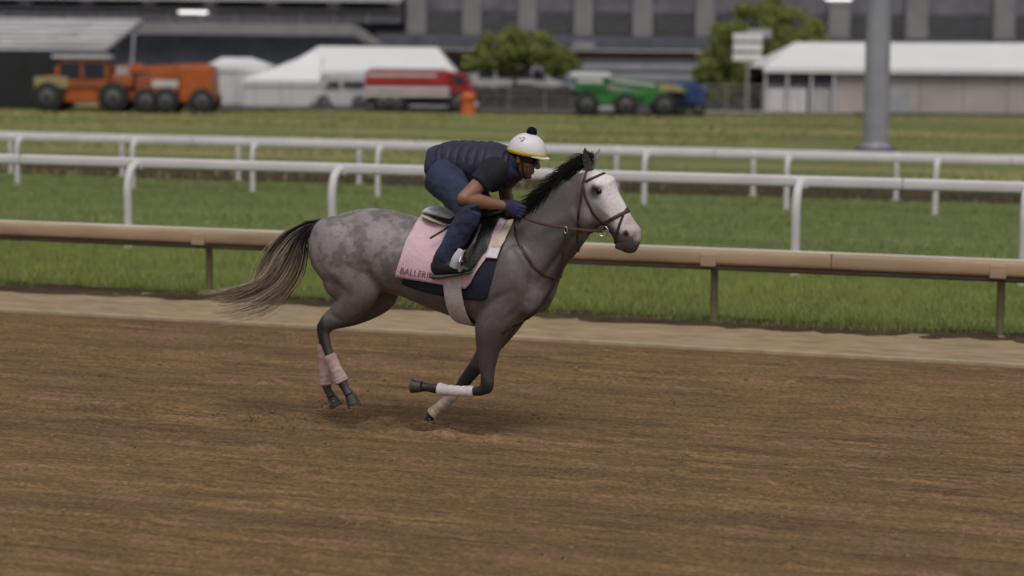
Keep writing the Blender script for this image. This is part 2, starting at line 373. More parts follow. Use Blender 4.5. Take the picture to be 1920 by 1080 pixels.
blades('course_grass', 'short even blades of the green turf course', 170000, -26, 6, 10.5, 23.6, 0.05, 0.016, lambda P: np.full(len(P), 0.045), (0.165, 0.215, 0.075), (0.255, 0.305, 0.115), 0.06, GD, 12)
blades('strip_weeds', 'scattered weeds on the dark strip behind the far rails', 7000, -30, 6, 24.0, 29.6, 0.1, 0.03, lambda P: np.full(len(P), 0.0), (0.04, 0.055, 0.018), (0.09, 0.10, 0.035), 0.2, GD, 13)
blades('infield_grass', 'infield grass blades with dry yellow patches', 130000, -60, 12, 29.3, 84, 0.07, 0.05, lambda P: np.full(len(P), 0.03), (0.165, 0.205, 0.065), (0.25, 0.285, 0.10), 0.6, (0.45, 0.37, 0.18), 14)

def clods(name, label, pts, rad, seed):
    r = np.random.default_rng(seed); ico = bmesh.new(); bmesh.ops.create_icosphere(ico, subdivisions=1, radius=1)
    B = np.array([v.co[:] for v in ico.verts]); Tn = np.array([[v.index for v in f.verts] for f in ico.faces]); ico.free()
    n = len(pts); s = rad[:, None, None] * (0.7 + 0.6 * r.random((n, len(B), 1))) * (0.6 + 0.8 * r.random((n, 1, 3)))
    V = pts[:, None, :] + B[None] * s; T = (np.arange(n) * len(B))[:, None, None] + Tn[None]
    return tag(fast_mesh(name, V.reshape(-1, 3), T.reshape(-1, 3), M['clod']), label, 'dirt', kind='stuff')
n = 9000; P = np.column_stack([rng.uniform(-8, 5.5, n), rng.uniform(-4.8, 4.4, n)])
clods('dirt_crumbs', 'loose crumbs of dirt scattered over the track', np.column_stack([P, dirt_z(P) + 0.002]), np.minimum(rng.gamma(1.3, 0.0026, n) + 0.0015, .012), 3)
# kicked up by the hooves
K = []
for (u, v, su, sv, k) in ((815, 800, 22, 10, 60), (500, 795, 45, 10, 90), (205, 778, 38, 8, 50), (655, 768, 24, 14, 55), (610, 752, 18, 14, 30), (430, 800, 60, 8, 40)):
    for _ in range(k): K.append(plane(u + random.gauss(0, su), min(v + random.gauss(0, sv), 824), random.gauss(0, 0.12)))
for (u, v, su, sv, k) in ((812, 806, 20, 9, 420), (656, 764, 22, 14, 300), (615, 760, 16, 12, 160), (490, 800, 50, 9, 420), (200, 782, 40, 8, 220), (560, 806, 60, 8, 200)):
    for _ in range(k): K.append(plane(u + random.gauss(0, su), min(v + random.gauss(0, sv), 826), random.gauss(0, 0.13)))
K = np.array(K); K[:, 2] = np.maximum(K[:, 2], 0.012)
clods('flying_dirt', 'small clods of dirt thrown up behind the galloping hooves', K, np.where(np.arange(len(K)) < 325, np.minimum(rng.gamma(1.6, 0.0028, len(K)) + 0.002, .011), rng.uniform(.0012, .0038, len(K))), 4)

# ---- rails
M['railwhite'] = mat('rail_white', (0.63, 0.60, 0.61), 0.45, 0.06, 3, 0.05, 10)
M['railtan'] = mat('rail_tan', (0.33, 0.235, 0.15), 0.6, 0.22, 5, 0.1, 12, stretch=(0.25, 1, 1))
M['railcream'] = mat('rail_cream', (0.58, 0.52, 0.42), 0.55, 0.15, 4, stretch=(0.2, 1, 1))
M['raildark'] = mat('rail_dark', (0.06, 0.04, 0.025), 0.7, 0.2, 4)
M['posttan'] = mat('post_tan', (0.17, 0.15, 0.08), 0.7, 0.2, 6)
def rail_profile(y, z0, z1, dep, x0, x1, m, name, parent):
    mb = MB(); zc, hz = (z0 + z1) / 2, (z1 - z0) / 2
    prof = [(y + dep / 2 * math.copysign(abs(math.cos(g)) ** 0.5, math.cos(g)), zc + hz * math.copysign(abs(math.sin(g)) ** 0.5, math.sin(g))) for g in np.linspace(0, 2 * math.pi, 24, endpoint=False)]
    xs = [x0] + list(np.arange(-30, 16, 1.0)) + [x1]
    mb.ring_loft([[(x, a, b) for a, b in prof] for x in xs])
    return mb.build(name, m, parent, smooth=True)
def fence(name, label, xs, yp, yr, z0, z1, dep, pr, m, mp_, group=None):
    root = empty(name, (0, yp, 0)); tag(root, label, 'rail', group)
    rail_profile(yr - yp, z0, z1, dep, -150, 120, m, 'rail', root)
    zm = (z0 + z1) / 2; first = None
    for x in xs:
        if first is None:
            mb = MB()
            pth = [((0, 0, -0.05), pr, pr), ((0, 0, zm * 0.5), pr, pr), ((0, 0, zm * 0.78), pr, pr), ((0, (yr - yp) * 0.25, zm * 0.93), pr, pr), ((0, (yr - yp) * 0.9, zm), pr * 0.9, pr)]
            mb.loft([(np.array(a), b, c) for a, b, c in pth], ns=14, lat=(1, 0, 0))
            first = mb.build('post', mp_, root, smooth=True); first.location.x = x
            mb = MB(); mb.box(-pr * 1.9, pr * 1.9, -pr * 1.9, pr * 1.9, 0.0, 0.05); mb.build('footing', M['stone'], first, bevel=0.006)
            foot = first.children[0]
        else:
            p = first.copy(); COL.objects.link(p); p.location.x = x; p.parent = root
            f = foot.copy(); COL.objects.link(f); f.parent = p
    k = 0
    for x in xs:
        mb = MB(); mb.box(x - .07, x + .07, yr - yp - dep / 2 - .012, yr - yp + dep / 2 + .012, z0 - .012, z1 - .035); mb.build('bracket', m, root, bevel=.01); k += 1
        if k % 2:
            mb = MB(); mb.box(x + 1.1, x + 1.105, yr - yp - dep / 2 - .003, yr - yp + dep / 2 + .003, z0 - .002, z1 + .003); mb.build('joint', M['raildark'], root)
    return root
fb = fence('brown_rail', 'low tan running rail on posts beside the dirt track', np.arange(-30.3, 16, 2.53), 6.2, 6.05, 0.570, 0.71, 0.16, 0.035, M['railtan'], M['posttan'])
rail_profile(-0.15, 0.700, 0.722, 0.10, -150, 120, M['railcream'], 'rail_top_strip', fb)  # cream strip added to give the rail a bright top edge
rail_profile(-0.15, 0.525, 0.573, 0.11, -150, 120, M['raildark'], 'rail_dark', fb)  # dark brown strip along the rail's lower edge
fence('white_rail', 'near white running rail on curved posts above the grass verge', [-27.3, -24.6, -21.9, -19.2, -16.5, -13.8, -11.1, -8.36, -5.67, -2.93, -0.19, 2.23, 4.95, 7.7, 10.4, 13.1], 10.52, 10.8, 1.0, 1.125, 0.12, 0.05, M['railwhite'], M['railwhite'])
fence('white_rail', 'far white running rail across the turf course, its posts standing on the turf', np.arange(-37.2, 16, 2.3), 20.9, 21.05, 0.81, 0.93, 0.1, 0.045, M['railwhite'], M['railwhite'])
fence('white_rail', 'rearmost thin white rail standing on the dark strip behind the turf', np.arange(-35.9, 16, 2.45), 24.2, 24.3, 0.76, 0.83, 0.1, 0.045, M['railwhite'], M['railwhite'])

# ================================================================== THE HORSE
hb = MB()
# trunk: (u, v_top, v_bottom, half width)
TR = [(597, 436, 480, .08), (604, 424, 505, .14), (618, 411, 525, .195), (643, 399, 538, .24), (672, 392, 542, .262), (700, 389.5, 545, .268), (730, 393, 549, .262),
      (760, 401, 556, .258), (790, 409, 569, .272), (820, 415, 581, .288), (850, 417, 592, .292), (880, 416, 600, .288), (910, 414, 606, .272), (940, 412, 611, .245),
      (970, 418, 609, .215), (998, 446, 594, .18), (1018, 474, 568, .135), (1030, 500, 540, .07)]
rings = []
for u, a, b, hw in TR:
    p, q = plane(u, a), plane(u, b); c = (p + q) / 2; hz = (p[2] - q[2]) / 2
    ring = []
    for g in np.linspace(0, 2 * math.pi, 32, endpoint=False):
        sy, cz = math.sin(g), math.cos(g)
        wf = 1.0 - 0.16 * max(cz, 0) ** 2            # narrower over the spine, full barrel below
        ring.append((c[0], hw * wf * math.copysign(abs(sy) ** 0.92, sy), c[2] + hz * cz))
    rings.append(ring)
hb.ring_loft(rings)
def pair(a, b, hw, y=0.0):
    p, q = plane(a[0], a[1], y), plane(b[0], b[1], y); return ((p + q) / 2, np.linalg.norm(p - q) / 2, hw)
# neck, crest point then throat point
hb.loft([pair((935, 425), (1010, 585), .19), pair((958, 413), (1030, 545), .155), pair((985, 398), (1046, 512), .118), pair((1012, 376), (1062, 490), .098),
         pair((1040, 349), (1077, 464), .086), pair((1068, 323), (1087, 440), .082), pair((1090, 306), (1096, 418), .078)], ns=24)
# head, profile point then jaw point
HY = -0.0
hb.loft([pair((1100, 297), (1084, 352), .06), pair((1111, 299), (1083, 385), .076), pair((1124, 307), (1086, 411), .088), pair((1137, 323), (1095, 427), .094), pair((1149, 344), (1110, 429), .086),
         pair((1160, 365), (1126, 428), .070), pair((1171, 385), (1139, 434), .055), pair((1182, 402), (1149, 443), .048), pair((1194, 418), (1155, 457), .046), pair((1205, 431), (1160, 465), .049), pair((1211, 442), (1172, 468), .043), pair((1210, 451), (1187, 465), .03)], ns=22, sub=3)
for sy in (-1, 1):
    hb.ell(plane(1128, 345) + [0, sy * .083, 0], (.036, .026, .03))             # brow over the eye
    hb.ell(plane(1100, 400) + [0, sy * .062, 0], (.075, .035, .095))            # cheek
    hb.ell(plane(1188, 434) + [0, sy * .045, 0], (.035, .02, .035))             # nostril wing
    # chest, shoulder, haunch muscle
    hb.ell(plane(962, 525) + [0, sy * .14, 0], (.16, .10, .25), Matrix.Rotation(R_(22), 3, 'Y'))
    hb.ell(plane(1000, 555) + [0, sy * .09, 0], (.10, .08, .12))
    hb.ell(plane(650, 470) + [0, sy * .165, 0], (.18, .115, .24), Matrix.Rotation(R_(-18), 3, 'Y'))
    hb.ell(plane(652, 525) + [0, sy * .15, 0], (.10, .085, .12), Matrix.Rotation(R_(-20), 3, 'Y'))
    hb.ell(plane(625, 470) + [0, sy * .125, 0], (.11, .10, .165), Matrix.Rotation(R_(-4), 3, 'Y'))
hb.ell(plane(1162, 463), (.035, .033, .022))                                     # chin
LEG = {}
def leg(key, y, up, low):
    hb.loft(px(up, y), ns=18, sub=4); hb.loft(px(low, y), ns=16, sub=4); LEG[key] = (y, low)
leg('near_hind', -.15, [(655, 480, .17, .09), (668, 512, .165, .10), (674, 542, .138, .092), (660, 568, .108, .075), (637, 590, .078, .056), (609, 611, .050, .041), (603, 622, .030, .03)],
    [(603, 606, .034, .034), (606, 625, .042, .037), (611, 645, .036, .031), (618, 665, .031, .028), (629, 690, .030, .027), (638, 708, .034, .030), (642, 717, .037, .032), (649, 730, .029, .028), (656, 741, .036, .036)])
leg('far_hind', .13, [(700, 490, .16, .08), (718, 530, .125, .085), (718, 556, .095, .075), (697, 575, .078, .06), (660, 594, .062, .048), (620, 608, .046, .04), (612, 618, .03, .03)],
    [(612, 602, .034, .034), (608, 622, .041, .036), (606, 645, .032, .028), (606, 668, .026, .024), (609, 698, .025, .023), (611, 714, .031, .028), (612, 722, .034, .03), (617, 736, .029, .028), (623, 746, .036, .036)])
leg('near_fore', -.13, [(968, 520, .13, .08), (938, 575, .135, .095), (924, 608, .118, .088), (917, 642, .090, .068), (914, 678, .062, .052), (914, 706, .045, .042), (913, 726, .043, .042), (910, 736, .03, .034)],
    [(917, 722, .036, .036), (904, 732, .036, .034), (888, 734, .028, .026), (865, 734, .025, .024), (838, 732, .026, .024), (821, 729, .033, .029), (814, 728, .034, .03), (802, 726, .029, .028), (791, 725, .036, .036)])
leg('far_fore', .12, [(975, 540, .12, .08), (955, 590, .11, .08), (938, 622, .085, .07), (915, 655, .066, .055), (893, 687, .052, .046), (878, 706, .045, .042), (870, 717, .043, .041), (864, 726, .03, .034)],
    [(874, 710, .036, .036), (864, 724, .036, .034), (852, 738, .028, .026), (838, 752, .025, .024), (823, 765, .026, .024), (814, 773, .032, .029), (810, 777, .034, .030), (804, 786, .029, .028), (800, 793, .036, .036)])
# tail dock
hb.loft([(plane(625, 425), .05, .05), (plane(606, 420), .04, .04), (plane(588, 428), .032, .032), (plane(574, 442), .025, .025), (plane(566, 462), .012, .012)], ns=12)
horse = hb.skin('horse', M['coat'], 0.0095, 13)
tag(horse, 'dappled grey racehorse galloping with forelegs folded, black mane and pale face', 'horse')
HV = verts_of(horse)
NB = np.empty(len(HV) * 3, np.float32); horse.data.vertices.foreach_get('normal', NB); NB = NB.reshape(-1, 3)
def relief(L, depth, wd):
    A = np.array([plane(*p)[[0, 2]] for p in L]); dd = np.full(len(HV), 9.0); q = HV[:, [0, 2]]; tt = np.zeros(len(HV))
    for i in range(len(A) - 1):
        t = np.clip(((q - A[i]) @ (A[i + 1] - A[i])) / ((A[i + 1] - A[i]) @ (A[i + 1] - A[i])), 0, 1); e = np.linalg.norm(q - (A[i] + t[:, None] * (A[i + 1] - A[i])), axis=1)
        tt = np.where(e < dd, (i + t) / (len(A) - 1), tt); dd = np.minimum(dd, e)
    k = np.exp(-(dd / wd) ** 2) * np.clip(np.abs(NB[:, 1]) * 1.4 - .2, 0, 1) * (.35 + .65 * np.sin(math.pi * np.clip(tt, .08, .92)))
    HV[:] = HV + NB * (depth * k)[:, None]
for L, dp, wd in (([(955, 430), (985, 470), (1008, 520), (1010, 565)], -.013, .028), ([(928, 470), (908, 540), (890, 598)], -.013, .028), ([(985, 540), (948, 556), (915, 585)], -.009, .025),
                  ([(962, 598), (985, 580), (1000, 560)], -.008, .022), ([(712, 490), (726, 530), (742, 560)], -.016, .026), ([(625, 440), (632, 490), (655, 540)], -.005, .03),
                  ([(680, 405), (690, 450), (722, 492)], -.008, .035), ([(630, 565), (650, 588), (672, 600)], -.006, .018), ([(1080, 442), (1048, 488), (1022, 528)], -.011, .018),
                  ([(1000, 440), (1040, 420), (1075, 400)], .010, .035), ([(1090, 345), (1085, 385), (1094, 425)], -.010, .014), ([(1128, 385), (1148, 402), (1162, 416)], .006, .010),
                  ([(1120, 372), (1134, 374)], -.006, .010), ([(1140, 450), (1165, 455), (1180, 452)], -.005, .006), ([(662, 430), (650, 500), (680, 530)], .010, .04), ([(930, 600), (922, 650), (920, 690)], .006, .015),
                  ([(908, 620), (905, 660), (908, 700)], -.006, .012), ([(1112, 395), (1106, 420)], .008, .022)):
    relief(L, dp, wd)
for k in range(7):
    relief([(756 + 11 * k, 470), (752 + 11 * k, 520), (762 + 12 * k, 560)], -.0035, .010)
horse.data.vertices.foreach_set('co', HV.ravel()); horse.data.update()
bvh = BVHTree.FromPolygons([Vector(v) for v in HV], [tuple(p.vertices) for p in horse.data.polygons])
def hit(u, v, off=0.0):
    q = Vector(ray(u, v)).normalized(); l, nrm, i, dd = bvh.ray_cast(Vector(CAM), q)
    if l is None:
        l, nrm, i, dd = bvh.find_nearest(Vector(plane(u, v, -0.05)))
    if nrm.dot(q) > 0: nrm = -nrm
    return np.array(l + nrm * off), np.array(nrm)
# coat pigment: symmetric, follows the anatomy
PX = lambda u, v: plane(u, v)[[0, 2]]
XZ = HV[:, [0, 2]]
def dist(u, v): return np.linalg.norm(XZ - PX(u, v), axis=1)
def seg(a, b):
    A, B = PX(*a), PX(*b); t = np.clip(((XZ - A) @ (B - A)) / ((B - A) @ (B - A)), 0, 1); return np.linalg.norm(XZ - (A + t[:, None] * (B - A)), axis=1)
c = np.tile(np.array([0.155, 0.140, 0.138]), (len(HV), 1))
def blend(c, col, wgt): return c * (1 - wgt[:, None]) + np.array(col) * wgt[:, None]
n3 = vnoise(HV, 9, 1) * .35 + vnoise(HV, 21, 2) * .4 + vnoise(HV, 45, 3) * .25
rump = 1 - sstep(.12, .55, seg((640, 430), (770, 425)))
c = blend(c, (0.33, 0.30, 0.295), rump * (0.22 + 0.78 * sstep(.38, .58, n3)))
c = blend(c, (0.20, 0.185, 0.183), 0.6 * sstep(.45, .65, n3) * (1 - rump))
c = blend(c, (0.24, 0.22, 0.215), 0.7 * (1 - sstep(.03, .16, seg((587, 440), (612, 535)))))
low = sstep(PX(0, 560)[1], PX(0, 640)[1], HV[:, 2])                              # limbs darken downwards
c = blend(c, (0.075, 0.067, 0.068), 0.85 * sstep(PX(800, 575)[1], PX(800, 640)[1], HV[:, 2]) * 1.0)
c = blend(c, (0.028, 0.026, 0.029), sstep(.13, .03, np.minimum.reduce([dist(604, 612), dist(603, 630), dist(913, 722), dist(870, 715), dist(606, 650)])))
for key in LEG:
    lowp = LEG[key][1]
    c = blend(c, (0.03, 0.027, 0.027), sstep(.10, .05, seg(lowp[-4][:2], lowp[-1][:2])))
    c = blend(c, (0.022, 0.02, 0.022), .85 * sstep(.09, .05, seg(lowp[0][:2], lowp[3][:2])))
c = blend(c, (0.135, 0.125, 0.125), 0.8 * sstep(.34, .12, seg((1010, 430), (1075, 400))) )
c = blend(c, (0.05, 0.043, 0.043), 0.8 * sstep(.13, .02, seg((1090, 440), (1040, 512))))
hd = sstep(.30, .22, seg((1105, 340), (1185, 445)))
head_w = sstep(PX(1080, 400)[0], PX(1100, 400)[0], HV[:, 0]) * hd
c = blend(c, (0.17, 0.157, 0.155), head_w)
c = blend(c, (0.92, 0.90, 0.89), head_w * sstep(.19, .075, seg((1148, 330), (1184, 404))))
c = blend(c, (0.30, 0.28, 0.275), 0.7 * head_w * sstep(.10, .03, seg((1120, 385), (1128, 420))))
c = blend(c, (0.06, 0.053, 0.054), head_w * sstep(.12, .05, seg((1138, 444), (1166, 468))))
c = blend(c, (0.055, 0.048, 0.048), head_w * sstep(.055, .02, dist(1123, 358)))
c = blend(c, (0.09, 0.08, 0.082), .9 * head_w * sstep(.09, .045, seg((1164, 456), (1182, 462))))
c = blend(c, (0.60, 0.51, 0.50), sstep(.070, .032, seg((1190, 414), (1207, 438))))
c = blend(c, (0.035, 0.03, 0.03), sstep(.032, .012, dist(1178, 437)))
c = blend(c, (0.05, 0.045, 0.046), sstep(.07, .02, seg((1108, 300), (1110, 278))) * (HV[:, 1] < 0))
c = blend(c, (0.02, 0.018, 0.019), sstep(.07, .03, seg((598, 424), (570, 452))))
c *= np.array([.82, .765, .785])
set_cols(horse.data, c)
# ears
for sy in (-1, 1):
    e0 = plane(1107, 316) + [0, sy * .045, 0]; e1 = plane(1103 if sy < 0 else 1119, 276 if sy < 0 else 279) + [0, sy * .068, 0]; ax = e1 - e0; eb = MB(); rr = []
    for t, wd, dp in ((-.15, .022, .024), (.05, .025, .026), (.25, .029, .026), (.45, .029, .023), (.65, .023, .017), (.85, .012, .009), (1.0, .002, .002)):
        ctr = e0 + ax * t; fx = np.array([.75, sy * .66, 0]); sd3 = np.array([-.66, sy * .75, 0]) * 1.0; ring = []
        for g in np.linspace(0, 2 * math.pi, 16, endpoint=False):
            k = math.cos(g); ring.append(ctr + sd3 * wd * math.sin(g) + fx * (dp * k if k < 0 else dp * k * .12 - dp * .45 * (1 - abs(math.sin(g)))))
        rr.append(ring)
    eb.ring_loft(rr); ear = eb.build('ear', M['coat'], horse, smooth=True); ev = verts_of(ear)
    base_c = np.array([.05, .046, .047]) if sy < 0 else np.array([.17, .155, .155]); set_cols(ear.data, base_c * np.ones((len(ev), 1)))
# eyes
for sy in (-1, 1):
    mb = MB(); p, nn = hit(1123, 359, -0.004)
    mb.ell((p[0], p[1] * (1 if sy < 0 else -1), p[2]), (.019, .015, .017)); mb.build('eye', M['eye'], horse, smooth=True)
# hooves
def frame_loft(mb, a, b, r0, r1, y): mb.loft([(plane(*a, y), r0, r0), (plane((a[0] + b[0]) / 2, (a[1] + b[1]) / 2, y), (r0 + r1) / 2, (r0 + r1) / 2), (plane(*b, y), r1, r1)], ns=18, sub=3)
for key, end in (('near_hind', (664, 758)), ('far_hind', (631, 762)), ('near_fore', (772, 724)), ('far_fore', (793, 810))):
    y, lowp = LEG[key]; mb = MB(); frame_loft(mb, lowp[-1][:2], end, .035, .046, y); mb.build('hoof', M['hoof'], horse, smooth=True)

def strands(name, label_parent, roots, wd, colf, m, curvef, nseg=8):
    V = []; T = []; Cc = []; k = 0
    for i, r in enumerate(roots):
        pts = curvef(i, r); tv = np.gradient(pts, axis=0)
        side = np.cross(tv, np.array([random.gauss(0, .5), -1.0, random.gauss(0, .5)])); side /= np.linalg.norm(side, axis=1)[:, None] + 1e-9
        L = len(pts)
        for j in range(L):
            t = j / (L - 1); hw = wd * (1 - 0.75 * t) / 2
            V += [pts[j] - side[j] * hw, pts[j] + side[j] * hw]; cc = colf(i, t); Cc += [cc, cc]
        for j in range(L - 1): T.append((k + 2 * j, k + 2 * j + 1, k + 2 * j + 3, k + 2 * j + 2))
        k += 2 * L
    return fast_mesh(name, np.array(V), np.array(T), m, label_parent, cols=np.array(Cc))
# mane: falls up and back along the crest, blown by the gallop
CREST = np.array([plane(*p) for p in ((950, 413), (985, 396), (1012, 374), (1040, 347), (1068, 321), (1090, 304), (1106, 296))])
def along(A, t):
    s = np.linspace(0, 1, len(A)); return np.array([np.interp(t, s, A[:, k]) for k in range(3)])
mroots = [random.random() ** 0.9 for _ in range(4200)]
def mane_curve(i, t):
    p = along(CREST, t) + np.array([random.gauss(0, .012), random.gauss(-0.01, .02), random.gauss(-0.008, .012)])
    q = along(CREST, min(t + .02, 1)) - along(CREST, max(t - .02, 0)); q /= np.linalg.norm(q)
    nrm = np.array([-q[2], 0, q[0]]); L = random.uniform(.04, .095) * (0.7 + 0.5 * math.sin(math.pi * t)); lift = random.uniform(.15, .95)
    side = -random.uniform(-.1, .6)
    pts = []
    for j in range(7):
        s = j / 6
        pts.append(p + nrm * (lift * L * s - 0.55 * L * s * s * (1 - lift)) - q * L * (.25 * s + .55 * s * s) + np.array([0, side * L * s, 0]) - np.array([0, 0, .25 * L * s * s]))
    return np.array(pts)
strands('mane', horse, mroots, .0055, lambda i, t: (np.array([0.009, 0.0085, 0.009]) if i % 40 else np.array([0.09, 0.085, 0.085])), M['hair'], mane_curve)
fl = [random.random() for _ in range(70)]                                       # forelock between the ears
def fore_curve(i, t):
    p = plane(1108, 297) + np.array([random.gauss(0, .012), random.gauss(0, .02), 0]); L = random.uniform(.06, .12)
    return np.array([p + np.array([(-.3 + .25 * t) * L * s, (t - .5) * .5 * L * s, L * (0.9 * s - .5 * s * s)]) for s in np.linspace(0, 1, 6)])
strands('forelock', horse, fl, .005, lambda i, t: np.array([0.015, 0.014, 0.015]), M['hair'], fore_curve)
# tail: centre line of the streaming skirt and its width along it
TL = np.array([plane(*p) for p in ((604, 417), (577, 424), (554, 446), (535, 477), (515, 510), (484, 533), (440, 546), (382, 551))])
CLUMP = [(random.gauss(0, 1), random.gauss(0, 1), random.uniform(0, 6.28), random.uniform(.82, 1.05)) for _ in range(40)]
def tail_curve(i, t):
    ck = CLUMP[random.randrange(len(CLUMP))]; L = random.uniform(.72, 1.0) * ck[3] if i % 5 else random.uniform(.3, .7)
    fly = 1.0 if i % 12 else 2.6
    a = ck[0] + random.gauss(0, .22) * fly; b = ck[1] + random.gauss(0, .3) * fly; pts = []
    wav = ck[2] + random.gauss(0, .35)
    for j in range(14):
        s = j / 13 * L
        p = along(TL, s); q = along(TL, min(s + .02, 1)) - along(TL, max(s - .02, 0)); q /= np.linalg.norm(q); nrm = np.array([-q[2], 0, q[0]])
        sp = .014 + .075 * sstep(.05, .5, s) + .03 * sstep(.5, 1, s)
        dro = .10 * sstep(.1, .8, s) * abs(min(a, 0)) * .6
        pts.append(p + nrm * (a * sp * .62 + .020 * s * math.sin(wav + 9 * s)) + np.array([0, b * sp * .6, -dro]))
    return np.array(pts)
_tc = {}
def tail_col(i, t):
    if i not in _tc: _tc[i] = (random.random(), random.random())
    r1, r2 = _tc[i]; tt = float(sstep(.34, .72, t * (1.0 if i % 9 else 1.6) + .3 * (r1 - .5)))
    dark = np.array([.014, .013, .015]) * (1 + 2.5 * r2 * r2); lightc = np.array([.36, .285, .21]) * (.6 + .7 * r2)
    return dark * (1 - tt) + lightc * tt
strands('tail', horse, list(range(1500)), .0062, tail_col, M['hair'], tail_curve)

# ---- leg wraps: each is its own thing
def wrap(key, i0, i1, m, label):
    y, lowp = LEG[key]; st = px(lowp[i0:i1], y); n = 26; mb = MB(); P = np.array([s[0] for s in st]); r = np.array([[s[1], s[2]] for s in st]); s0 = np.linspace(0, 1, len(P)); out = []
    for k in range(n):
        t = k / (n - 1); e = .009 + .0022 * (1 if (k // 2) % 2 else 0) + (0 if 0 < k < n - 1 else -.004)
        out.append((np.array([np.interp(t, s0, P[:, q]) for q in range(3)]), np.interp(t, s0, r[:, 0]) + e, np.interp(t, s0, r[:, 1]) + e))
    mb.loft(out, ns=20, sub=1); o = mb.build('leg_wrap', m, smooth=True); tag(o, label, 'leg wrap', 'leg wraps of the grey horse'); return o
wrap('near_hind', 3, 7, M['bandage_pink'], 'pink wrap on the hind leg nearest the camera')
wrap('far_hind', 2, 7, M['bandage_pink'], 'dull pink wrap on the far hind leg, partly behind the other')
wrap('near_fore', 2, 6, M['bandage_white'], 'pale wrap on the horizontally folded near foreleg')
wrap('far_fore', 2, 7, M['bandage_dirty'], 'soiled whitish wrap on the lower far foreleg pointing down')

# ---- cloths and tack
def drape(name, cols_px, off, m, thick, over=True, parent=None, fold=0.0):
    # cols_px: list of columns, each [(u, v) bottom ... (u, v) top]; laid on the horse's near side, over the spine and down the far side
    nr = 22; V = []; nc = 0; ncol = 34; ks = np.linspace(0, 1, len(cols_px))
    arr = np.array([[[np.interp(t, np.linspace(0, 1, len(c)), [p[k] for p in c]) for k in (0, 1)] for t in np.linspace(0, 1, nr)] for c in cols_px])
    grid = []
    for a in np.linspace(0, 1, ncol):
        colp = []
        for j in range(nr):
            u = np.interp(a, ks, arr[:, j, 0]); v = np.interp(a, ks, arr[:, j, 1]); p, nn = hit(u, v, off)
            colp.append(p + np.array([0, -1, 0]) * (off * .5 + fold * (0.5 + 0.5 * math.sin(a * 17 + 3 * j / nr)) * (1 - j / nr)))
        if over:
            top = colp[-1]; l, nn, i, dd = bvh.ray_cast(Vector((top[0], 0, 3)), Vector((0, 0, -1)))
            mid = np.array([top[0], 0, l.z + off * 1.2]); q1 = (top * .5 + mid * .5) + [0, 0, .012]
            half = colp + [q1]; colp = half + [mid] + [np.array([p[0], -p[1], p[2]]) for p in half[::-1]]
        grid.append(colp)
    nr2 = len(grid[0]); V = [p for cc in grid for p in cc]
    Fq = [(i * nr2 + j, (i + 1) * nr2 + j, (i + 1) * nr2 + j + 1, i * nr2 + j + 1) for i in range(ncol - 1) for j in range(nr2 - 1)]
    o = mesh_obj(name, V, Fq, m, parent, smooth=True)
    so = o.modifiers.new('thick', 'SOLIDIFY'); so.thickness = thick; so.offset = 0
    sm = o.modifiers.new('soft', 'SMOOTH'); sm.iterations = 3
    return o
navy = drape('under_cloth', [[(752, 532), (775, 480), (800, 424)], [(800, 549), (815, 490), (840, 424)], [(860, 560), (870, 500), (890, 424)], [(905, 565), (922, 500), (950, 424)], [(914, 558), (932, 490), (958, 424)]], .006, M['navy'], .008)
tag(navy, 'navy blue under cloth showing below and ahead of the pink saddle cloth', 'saddle pad')
pink = drape('saddle_cloth', [[(743, 518), (762, 455), (783, 416)], [(790, 526), (803, 470), (818, 420)], [(838, 534), (850, 480), (862, 422)], [(873, 540), (890, 500), (915, 424)], [(881, 530), (917, 480), (948, 422)]], .017, M['pink'], .006, fold=.006)
tag(pink, 'pale pink saddle cloth with maroon lettering along its lower edge', 'saddle cloth')
# the strip ahead of the cloth: cream above, white below
for nm, m, cp in (('pad', M['cream'], [[(921, 466), (948, 424)], [(940, 466), (962, 424)]]), ('pad_end', M['whitepad'], [[(912, 484), (921, 466)], [(934, 486), (940, 466)]])):
    if nm == 'pad':
        pad = drape('foam_pad', cp, .016, m, .012, over=True); tag(pad, 'cream foam pad with white end lying ahead of the pink cloth', 'pad')
    else: drape('pad_end', cp, .018, m, .012, over=False, parent=pad)
gx0, gx1 = plane(834, 560, -.28)[0], plane(868, 560, -.28)[0]; gc = plane(850, 500)[2]; GV = []; na = 41
for x in np.linspace(gx0, gx1, 9):
    for g in np.linspace(-R_(100), R_(100), na):
        dv = Vector((0, math.sin(g), -math.cos(g))); ctr = Vector((x, 0, gc)); l, nn, i, dd = bvh.ray_cast(ctr + dv * .46, -dv)
        GV.append(np.array((l if l is not None else ctr + dv * .3) + dv * (.022 + .010 * abs(math.sin(g)))))
girth = mesh_obj('girth', GV, [(i * na + j, (i + 1) * na + j, (i + 1) * na + j + 1, i * na + j + 1) for i in range(8) for j in range(na - 1)], M['fleece'], smooth=True)
so = girth.modifiers.new('thick', 'SOLIDIFY'); so.thickness = .018; so.offset = 0
sm = girth.modifiers.new('soft', 'SMOOTH'); sm.iterations = 4
tag(girth, 'white fleece girth round the belly below the rider\'s boot', 'girth')
